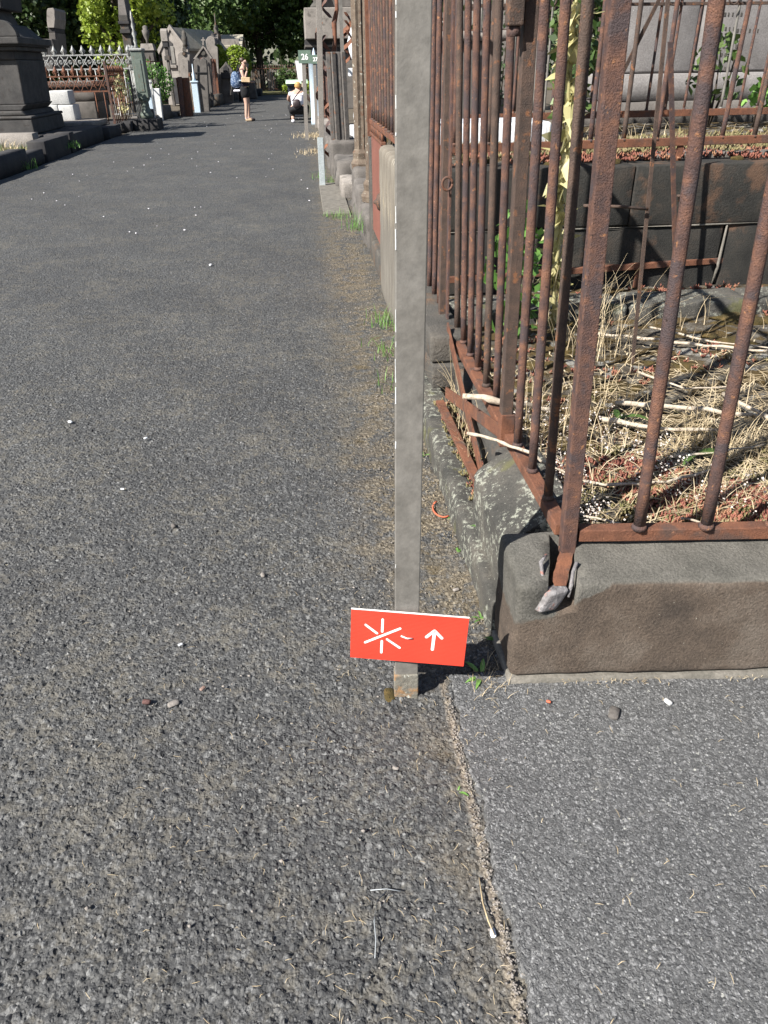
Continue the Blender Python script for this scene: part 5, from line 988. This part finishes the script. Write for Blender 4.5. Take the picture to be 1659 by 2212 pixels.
# second chapel
c2=thing('grave_chapel','smaller pale chapel with a long stone slab roof behind the topiary bushes','chapel',(-3.5,46,0)); Y=46.
L_=xz(473,120,Y)[0]; R_=xz(520,120,Y)[0]; ez=xz(500,97,Y)[1]; rz=xz(500,72,Y)[1]
m=MB(); m.prismx([(Y,0),(Y+3.4,0),(Y+3.4,ez),(Y+1.7,rz-.05),(Y,ez)],L_,R_); m.build('wall',stone_lt,c2,bevel=.01)
for yy_,sgn in ((Y-.12,1),(Y+3.52,-1)):
    m=MB(); v=[(L_-.1,yy_,ez-.05),(R_+.12,yy_,ez-.05),(R_+.12,Y+1.7,rz),(L_-.1,Y+1.7,rz)]; m.add(v+[(x,y,z-.1) for x,y,z in v],[(0,1,2,3),(7,6,5,4),(0,4,5,1),(1,5,6,2),(2,6,7,3),(3,7,4,0)]); m.build('roof_slab',roofm,c2)
sq('eave_moulding',stone_black,L_-.02,R_+.02,Y-.05,Y-.003,ez-.14,ez-.06,c2)
for k in range(3): sq('stone_course',stone_lt,L_+.02,R_-.02,Y-.014,Y-.002,.5+.75*k,1.22+.75*k,c2,bev=.006)
# topiary
def topiary(label,px,py,w,h,Y,seed,flat=False):
    p=at(px,py,Y); t=thing('topiary_bush',label,'topiary',(p[0],p[1],0),'clipped yew topiary bushes'); rr=np.random.default_rng(seed); n=3600; d=rr.normal(size=(n,3)); d/=np.linalg.norm(d,axis=1)[:,None]; P=p+d*np.array([w,w,h])*(1+.03*rr.normal(size=(n,1)))
    P=P+d*rnoise(P,4,.05,seed)[:,None]; V,Fq=leaves(P,.12,rr); link(npmesh('crown',V,Fq,[leaf_top]),'crown',t,kind='stuff')
    m=MB(); m.lathe(p[0],p[1],[(w*.93,p[2]-h*.3),(w*.96,p[2]),(w*.8,p[2]+h*.55),(w*.4,p[2]+h*.85),(.05,p[2]+h*.93)],16); m.lathe(p[0],p[1],[(.06,0),(.05,p[2])],8); m.build('trunk',leaf_dk if False else bark,t,True)
topiary('clipped round topiary bush on the left, partly behind the tall slab',476,128,.30,.55,41.5,1); topiary('larger yellow green dome shaped topiary bush behind the standing person',512,140,.66,.78,43,2)
# gravestone with dark plaque
stele_('headstone','pointed headstone with a dark arched niche and a black plaque near the topiary',[(475,205),(474,150),(478,146),(483,140),(488,133),(493,140),(499,147),(502,150),(503,205)],41,stone_md,[('plaque',stone_black,[(477,170),(477,156),(500,156),(500,170)],.10),('arched_niche',stone_black,[(482,155),(482,146),(488,140),(493,146),(494,155)],.03),('side_post',stone_md,[(474,205),(474,160),(478,160),(478,205)],.2),('side_post',stone_md,[(498,205),(498,160),(502,160),(502,205)],.2)])
# gate posts and railings on the left verge
def vpost(name,label,x0,yb,x1,yt,Y,w,mat,cat='post',cap=None,d=None):
    a=xz(x0,yb,Y);b_=xz(x1,yt,Y); t=thing(name,label,cat,(a[0],Y,a[1])); leanbox(a[0],Y,a[1]-.1,b_[0],Y,b_[1],w,d or w).build('shaft',mat,t,bevel=.012)
    if cap: 
        m=MB(); m.box(b_[0]-w*.65,b_[0]+w*.65,Y-w*.65,Y+w*.65,b_[1]+.002,b_[1]+.05); m.build('cap',mat,t,bevel=.01); m=MB(); m.lathe(b_[0],Y,[(w*.35,b_[1]+.05),(w*.2,b_[1]+.15),(w*.32,b_[1]+.25),(w*.12,b_[1]+.35),(.01,b_[1]+.6)],8); m.build('finial',mat,t,True)
    return t
vpost('fence_post','light blue post nearest to the sage green post on the left verge',331,250,321,192,27.,.11,bluep)
vpost('fence_post','broad white blue plank post with a shadowed side, left verge',346,260,338,191,28.,.20,whitep)
vpost('gate_post','light blue fluted gate post with a pointed finial on the left verge',428,243,420,178,33.,.22,bluep,'post',True)
vpost('rust_sheet_post','rust red sheet iron corner post with a white streaked top',404,246,394,168,30.5,.40,rust2,'post'); vpost('rust_sheet_post','narrow dark rust post at the left edge of the rust red sheet post',396,250,388,166,30.2,.14,rust,'post')
railing('white_railing','white railing bars behind the broad plank post on the left verge',(-4.95,27.2),(-4.9,28.6),.1,1.15,8,whitep)
railing('white_railing','white cross bars railing on the near side of the overgrown plot',(-6.4,29.2),(-5.0,29.2),.1,1.15,10,whitep)
railing('rusty_railing','rusty crested railing above the overgrown plot on the left',(-6.6,30.4),(-4.75,30.4),.4,1.75,12,rustdk,rust2,spike=.12)
railing('brown_railing','brown flat paling between the blue gate post and the road',(-4.25,33.2),(-4.05,36),.05,1.32,13,peelp,rust2,r=.035)
railing('rusty_railing','tall thin rusty railing right of the brown paling',(-4.1,36.2),(-4.0,40.5),.3,1.75,20,rust,rust2,spike=.1)
leanbox(-4.0,40.6,0,-4.0,40.6,1.8,.18,.18).build('shaft',rust2,thing('rust_sheet_post','rust red square post at the far end of the thin railing','post',(-4,40.6,0)))
for i,(x0,x1,y0,y1,z1) in enumerate([(-5.5,-4.72,26.4,28.6,.18),(-5.3,-4.6,28.7,30.0,.38),(-4.9,-4.45,30.2,30.9,.14),(-4.4,-4.0,36.3,38.3,.34),(-4.2,-3.75,38.5,41,.42),(-4.05,-3.55,41.3,44,.38),(-3.9,-3.5,44.4,47,.30)]):
    t=thing('kerb_stone',['low pale kerb of the overgrown plot on the left verge','grey step block of the overgrown plot on the left verge','small kerb block under the rust red sheet post','dark kerb under the thin railing','shaded kerb block before the plaque headstone','kerb block beneath the plaque headstone','furthest kerb block behind the standing person'][i],'kerb',(x0,y0,0)); rblock('kerb_block',stone_md if i<3 else stone_dk,x0,x1,y0,y1,-.05,z1,.03,.2,.006,t,None,130+i)
shrub('climbing_shrub','dense green climber filling the railed plot on the left verge','shrub',(-5.35,31.2,1.0),(.75,.6,.75),1700,.12,weedm,5,.1,flow=.2,seed=21)
shrub('climbing_shrub','pale flowering shrub with white blossom behind the white railing','shrub',(-5.9,29.9,1.35),(.55,.3,.3),800,.12,weedm,4,.1,flow=.8,seed=22)
shrub('climbing_shrub','yellowish dry shrub at the base of the rust red sheet post','shrub',(-5.0,29.6,.55),(.25,.3,.45),420,.10,leaf_yl,4,.1,seed=23)
shrub('climbing_shrub','small dark bush at the kerb below the thin railing','shrub',(-4.3,37.0,.55),(.2,.5,.4),300,.10,leaf_dk,4,.1,seed=24)
shrub('climbing_shrub','withered brown stalks tangled in the rusty ornamental side fence','plant',(-4.9,23.6,.85),(.12,.6,.5),200,.10,leaf_pale,4,.2,seed=25)
shrub('climbing_shrub','dark ivy mound between the urn column and the capped column','shrub',(-6.3,34.5,1.0),(.7,.6,1.2),1500,.14,leaf_dk,4,0,seed=26)
# ================================================================ END OF THE ROAD
m=MB(); m.box(-14,16,52,95,-.04,.05); m.build('grave_field',grassg,kind='structure')
railing('rusty_railing','old rusty railing crossing behind the end of the road',(-3.4,54),(1.6,54.6),.2,1.45,34,rustdk,rust2,spike=.15,r=.02)
lb=thing('leaning_slab','leaning grey stone slab beside the road behind the standing person','grave slab',(-2.9,47,0)); m=MB(); m.prismy([xz(538,212,46),xz(556,213,46),xz(548,176,46),xz(538,174,46)],46,46.9); m.build('slab',stone_md,lb,bevel=.02)
rblock('step_stone',stone_black,-3.4,-2.4,50,52,-.05,.35,.03,.2,.006,thing('step_stone','dark low block at the foot of the far rusty railing','block',(-2.9,51,0)),None,140)
hl=[('round topped dark headstone under the trees, leftmost of the far row',551,148,8,40,'r'),('slim white headstone post in the far shade',580,152,3,33,'p'),('second slim pale headstone post right of the first',586,155,3,30,'p'),('dark cross headstone in deep shade beneath the trees',566,150,6,34,'c'),('low mossy headstone behind the far railing',600,168,8,18,'r'),('dark rectangular headstone right in the far shade',622,160,7,28,'p')]
for i,(lab,x,yt,w,hh_,ty) in enumerate(hl):
    Y=57.+i*.6; c_,zt_=xz(x,yt,Y); ww=w/1600*58; t=thing('headstone',lab,'headstone',(c_,Y,0)); m=MB()
    if ty=='r': m.prismy([(c_-ww,0),(c_+ww,0),(c_+ww,zt_-ww)]+[(c_+ww*math.cos(a),zt_-ww+ww*math.sin(a)) for a in np.linspace(.2,2.94,8)]+[(c_-ww,zt_-ww)],Y,Y+.3)
    elif ty=='p': m.box(c_-ww,c_+ww,Y,Y+.3,0,zt_)
    else: m.box(c_-.07,c_+.07,Y,Y+.2,0,zt_); m.box(c_-.3,c_+.3,Y-.01,Y+.21,zt_-.45,zt_-.3)
    m.build('stone',stone_lt if ty=='p' and i<3 else stone_dk,t,bevel=.02)
shrub('green_shrub','sun lit light green bush by the far railing at the road end','shrub',(-.95,53.3,.75),(.7,.4,.75),900,.17,leaf_md,4,0,seed=31); shrub('green_shrub','low light green weeds left of the wheeled bin at the road end','shrub',(-.2,52.8,.35),(1.1,.4,.4),900,.16,leaf_yl,4,0,seed=32)
# ---- trees
def tree(label,x,y,h,r,n,size,mat,seed,low=1.2,name='leafy_tree',group='trees behind the cemetery'):
    rr=np.random.default_rng(seed); t=thing(name,label,'tree',(x,y,0),group); top=h; cz=(low+top)/2; rz=(top-low)/2
    nc=46; cen=rr.normal(size=(nc,3)); cen/=np.linalg.norm(cen,axis=1)[:,None]; cen=np.array([x,y,cz])+cen*np.array([r,r,rz])*rr.uniform(.45,.95,(nc,1)); cr=rr.uniform(.18,.34,nc)*r
    k=rr.integers(0,nc,n); d=rr.normal(size=(n,3)); d/=np.linalg.norm(d,axis=1)[:,None]; P=cen[k]+d*cr[k][:,None]*(rr.uniform(.5,1.05,(n,1)))
    P=P[P[:,2]>low*.6]; V,Fq=leaves(P,size,rr,.25,.8); link(npmesh('crown',V,Fq,[mat]),'crown',t,kind='stuff')
    m=MB(); m.tube([(x,y,-.1),(x+.1,y,1.2),(x-.1,y+.1,cz),(x,y,top*.85)],[.34,.26,.2,.05],9)
    for q in range(7):
        e=cen[q]; b0=(x,y,low+rr.uniform(.1,1.6)); m.tube([b0,((b0[0]+e[0])/2,(b0[1]+e[1])/2,(b0[2]+e[2])/2+.3),tuple(e)],[.13,.09,.03],6)
    m.build('trunk',bark,t,True)
T=[('dark leafy tree on the far left behind the stele',-14.5,44,8.5,4.2,15000,.30,leaf_dk,1,.3),('dark leafy tree between the stele and the obelisk',-10.0,47,8.5,4.2,15000,.30,leaf_dk,2,.3),
('light green tree with yellow green leaves behind the obelisk',-8.2,42,7.0,2.2,8000,.22,leaf_yl,3,1.0),('mid green tree left above the chapel roof',-7.2,60,9,4.8,15000,.32,leaf_md,4,1.4),('mid green tree straight above the chapel ridge',-3.0,63,9.5,4.8,15000,.32,leaf_md,5,2.0),
('dark green tree at the end of the road',.6,66,9.5,4.6,13000,.32,leaf_md,6,1.9),('green tree behind the mausoleum corner',4.2,62,9.5,4.2,9000,.32,leaf_dk,7,1.8),('dark tree behind the far left graves',-16.5,60,10,5.0,12000,.34,leaf_dk,8,.5),('dark tree filling the gap behind the yellow green tree',-11.5,64,10,5.0,12000,.34,leaf_dk,9,.5),('green tree above the blossoming shrub on the right',7.5,30,8,3.4,6000,.26,leaf_md,10,2.4),('dark tree at the far right behind the slab tomb',12,34,9,4,6000,.28,leaf_dk,11,2.)]
for a in T: tree(*a)
rr=np.random.default_rng(77); n=26000; P=np.stack([rr.uniform(-45,40,n),rr.uniform(74,80,n),rr.uniform(0,1,n)**.8*11],1); V,Fq=leaves(P,.6,rr,.25,.9); link(npmesh('far_wood',V,Fq,[leaf_dk]),'far_wood',kind='stuff')
n=9000; P=np.stack([rr.uniform(-30,-7,n),rr.uniform(50,54,n),rr.uniform(0,1,n)*3.4],1); V,Fq=leaves(P,.4,rr,.25,.9); link(npmesh('far_hedge',V,Fq,[leaf_dk]),'far_hedge',kind='stuff')
# ================================================================ PEOPLE
def skin_mesh(name,verts,edges,radii,mat,parent,root=0,sub=2,sc=1.):
    me=bpy.data.meshes.new(name); me.from_pydata([tuple(v) for v in verts],edges,[]); me.materials.append(mat); o=bpy.data.objects.new(name,me); COL.objects.link(o)
    sm_=o.modifiers.new('skin','SKIN'); sd=o.modifiers.new('sub','SUBSURF'); sd.levels=sub; sd.render_levels=sub
    if not me.skin_vertices: 
        with bpy.context.temp_override(object=o,active_object=o): bpy.ops.mesh.customdata_skin_add()
    for i,(sv_,r_) in enumerate(zip(me.skin_vertices[0].data,radii)): sv_.radius=(r_,r_) if not isinstance(r_,tuple) else r_; sv_.use_root=(i==root)
    sm_.use_smooth_shade=True; o.parent=parent; return o
def hand(parent,p,d,up,s=1.,name='hand'):
    """palm and five bent fingers from the wrist p in direction d"""
    p=Vector(p); d=Vector(d).normalized(); up=Vector(up); up=(up-d*up.dot(d)).normalized(); sd=d.cross(up)
    V=[p,p+d*.05*s,p+d*.085*s]; E_=[(0,1),(1,2)]; Rr=[.022*s,(.034*s),(.030*s)]
    for k,(o_,l) in enumerate(((-.026,.062),(-.009,.075),(.009,.070),(.026,.055))):
        b=len(V); V+= [p+d*.085*s+sd*o_*s,p+d*(.085+l*.5)*s+sd*o_*1.1*s-up*.008*s,p+d*(.085+l*.9)*s+sd*o_*1.1*s-up*.028*s]; E_+=[(2,b),(b,b+1),(b+1,b+2)]; Rr+=[.0105*s,.0095*s,.008*s]
    b=len(V); V+=[p+d*.03*s-sd*.034*s,p+d*.065*s-sd*.055*s-up*.01*s,p+d*.09*s-sd*.052*s-up*.022*s]; E_+=[(1,b),(b,b+1),(b+1,b+2)]; Rr+=[.013*s,.011*s,.009*s]
    return skin_mesh(name,V,E_,Rr,skin,parent,0,1)
W=thing('person','person standing on the road in navy top and black shorts, hand at the mouth','person',(-1.78,26.6,0))
V=[(0,0,.93),(-.01,0,1.08),(-.02,0,1.26),(-.02,0,1.40),(.015,0,1.475),(.05,0,1.545),(.055,0,1.61),(.045,0,1.66),
(.0,-.095,.86),(.02,-.10,.47),(-.03,-.10,.09),(.0,.095,.86),(.06,.10,.48),(.04,.11,.09),
(-.03,-.165,1.37),(.03,-.22,1.13),(.14,-.12,1.37),(-.03,.165,1.37),(-.01,.21,1.12),(.17,.10,1.06),
(.09,-.10,.03),(.17,.115,.03),(.155,-.0,1.585),(.135,0,1.53),(.12,0,1.62)]
E_=[(0,1),(1,2),(2,3),(3,4),(4,5),(5,6),(6,7),(0,8),(8,9),(9,10),(0,11),(11,12),(12,13),(3,14),(14,15),(15,16),(3,17),(17,18),(18,19),(10,20),(13,21),(6,22),(5,23),(6,24)]
Rr=[(.125,.10),(.105,.095),(.12,.10),(.10,.07),.052,.075,.088,.07,.098,.066,.046,.098,.066,.046,.058,.040,.028,.052,.040,.028,.032,.032,.014,.03,.045]
skin_mesh('body',V,E_,Rr,skin,W)
hand(W,(.14,-.12,1.37),(0.02,.55,.95),(1,0,0)); hand(W,(.17,.10,1.06),(1,-.1,.1),(0,0,1))
def garment(name,rings,mat,parent,n=16):
    m=MB(); m.add([(cx+rx*math.cos(2*math.pi*k/n),cy+ry*math.sin(2*math.pi*k/n),z) for cx,cy,z,rx,ry in rings for k in range(n)],[(i*n+k,i*n+(k+1)%n,(i+1)*n+(k+1)%n,(i+1)*n+k) for i in range(len(rings)-1) for k in range(n)]); o=m.build(name,mat,None,True); o.parent=parent; o.modifiers.new('thick','SOLIDIFY').thickness=.008; return o
garment('tank_top',[(0,0,.96,.15,.17),(-.01,0,1.08,.135,.15),(-.015,0,1.18,.145,.16),(-.015,0,1.27,.155,.175),(-.02,0,1.34,.125,.165),(-.02,0,1.40,.085,.13)],navyc,W)
skin_mesh('shorts',[(0,0,1.02),(0,0,.92),(.0,-.10,.84),(.01,-.105,.60),(.0,.10,.84),(.04,.105,.60)],[(0,1),(1,2),(2,3),(1,4),(4,5)],[(.15,.14),(.175,.16),.145,.135,.145,.135],blackc,W)
skin_mesh('hair',[(.015,0,1.60),(.02,0,1.67),(-.03,0,1.64),(-.075,0,1.69)],[(0,1),(1,2),(2,3)],[.088,.080,.075,.045],hairb,W)
for y_ in (-.03,.03): m=MB(); m.lathe(.137,y_,[(.004,1.598),(.009,1.603),(.004,1.608)],6); o=m.build('eye',eyem,None); o.parent=W
for y_ in (-.088,.088): m=MB(); m.lathe(.05,y_,[(.006,1.56),(.018,1.575),(.016,1.60),(.006,1.61)],6); o=m.build('ear',skin,None); o.parent=W
skin_mesh('shoe',[(-.06,-.10,.045),(.06,-.10,.045),(.15,-.10,.035)],[(0,1),(1,2)],[.045,.048,.038],M('tan_shoe',[(.42,.30,.19),(.50,.38,.26)],6),W)
skin_mesh('shoe',[(.02,.11,.05),(.13,.115,.045),(.24,.12,.035)],[(0,1),(1,2)],[.045,.048,.038],leatherb,W)
skin_mesh('sock',[(-.03,-.10,.07),(-.03,-.10,.12)],[(0,1)],[.045,.044],whitec,W); skin_mesh('sock',[(.04,.11,.07),(.04,.11,.13)],[(0,1)],[.045,.044],whitec,W)
bpk=thing('backpack','blue and white patterned backpack hanging low behind the standing person','backpack',(float(at(512,176,26.6)[0])+.03,26.55,float(at(512,176,26.6)[2])-.05)); skin_mesh('bag',[(-.02,0,.30),(-.04,0,.16),(-.05,0,.0),(-.04,0,-.12)],[(0,1),(1,2),(2,3)],[(.09,.12),(.13,.15),(.15,.18),(.12,.15)],bluec,bpk)
m=MB(); m.tube([(.0,-.10,.28),(.10,-.16,.40),(.17,-.14,.47),(.06,-.13,.42),(-.02,-.10,.26)],.012,5); o=m.build('strap',navyc,None,True); o.parent=bpk
m=MB(); m.box(-.14,.05,-.12,.12,-.20,-.15); o=m.build('bag_base',whitec,None,bevel=.02); o.parent=bpk
nb_=thing('notepad','tan card notepad held at the waist by the standing person','notepad',(float(at(531,172,26.45)[0]),26.45,float(at(531,172,26.45)[2]))); m=MB(); m.box(-.13,.13,-.14,.10,-.065,.065); o=m.build('pad',tanm,None,bevel=.01); o.parent=nb_; o.rotation_euler=(0,.05,0)
m=MB(); m.box(-.20,-.125,-.13,.09,-.03,.0); o=m.build('clip',bluep,None); o.parent=nb_
mb_=thing('mobile_phone','small dark phone held at the mouth of the standing person','phone',(-1.62,26.47,1.50)); m=MB(); m.box(-.035,.035,-.006,.006,-.06,.06); o=m.build('phone_case',blackc,None,bevel=.003); o.parent=mb_; o.rotation_euler=(0,.5,0)
# crouching person, seen from behind
K=thing('person','crouching person in white top and black trousers, seen from behind on the verge','person',(-.17,25.3,0))
V=[(0,-.02,.36),(0,.02,.50),(.0,.07,.66),(.01,.12,.80),(.02,.15,.85),(.03,.18,.92),(.03,.19,.98),
(-.13,.04,.34),(-.17,.34,.46),(-.14,.14,.10),(.13,.04,.34),(.20,.33,.44),(.18,.14,.10),
(-.17,.12,.77),(-.23,.28,.60),(-.10,.42,.52),(.18,.12,.77),(.30,.24,.58),(.42,.34,.46),(-.14,.26,.04),(.2,.26,.04),(.03,.27,.97)]
E_=[(0,1),(1,2),(2,3),(3,4),(4,5),(5,6),(0,7),(7,8),(8,9),(0,10),(10,11),(11,12),(3,13),(13,14),(14,15),(3,16),(16,17),(17,18),(9,19),(12,20),(5,21)]
Rr=[(.15,.13),(.13,.10),(.14,.10),(.09,.07),.052,.09,.085,.10,.065,.042,.10,.065,.042,.055,.042,.03,.055,.042,.03,.035,.035,.02]
skin_mesh('body',V,E_,Rr,skin,K); hand(K,(.42,.34,.46),(.5,.4,-.5),(0,0,1)); hand(K,(-.10,.42,.52),(.3,.8,-.2),(0,0,1))
skin_mesh('t_shirt',[(0,0,.42),(0,.03,.52),(.0,.08,.68),(.01,.115,.79),(-.15,.13,.76),(-.19,.18,.71),(.17,.13,.76),(.22,.17,.70)],[(0,1),(1,2),(2,3),(3,4),(4,5),(3,6),(6,7)],[(.16,.135),(.155,.125),(.165,.12),(.12,.08),.072,.065,.072,.065],whitec,K)
skin_mesh('trousers',[(0,-.04,.40),(0,-.03,.31),(-.13,.03,.33),(-.18,.35,.45),(-.14,.16,.14),(.13,.03,.33),(.21,.34,.43),(.18,.16,.14)],[(0,1),(1,2),(2,3),(3,4),(1,5),(5,6),(6,7)],[(.17,.14),(.18,.15),.125,.085,.06,.125,.085,.06],blackc,K)
skin_mesh('hair',[(.03,.15,.90),(.03,.15,.98),(.03,.10,1.07)],[(0,1),(1,2)],[.095,.093,.055],hairy,K)
for x_,mt in ((-.14,whitec),(.18,blackc)): skin_mesh('shoe',[(x_,.08,.045),(x_,.20,.045),(x_,.30,.04)],[(0,1),(1,2)],[.046,.05,.04],mt,K)
bpk.scale=(1.1,1.1,1.1)
K.scale=(1.22,1.1,1.0)
bg_=thing('shoulder_bag','dark leather crossbody bag on the back of the crouching person','bag',(-.2,25.12,.5)); skin_mesh('bag',[(-.12,0,.03),(0,-.03,0),(.13,.0,.02)],[(0,1),(1,2)],[(.09,.10),(.08,.15),(.08,.11)],leatherb,bg_)
m=MB(); m.tube([(-.12,-.0,.08),(-.02,.01,.20),(.10,.08,.32),(.16,.18,.36)],.016,6); o=m.build('strap',leatherb,None,True); o.parent=bg_
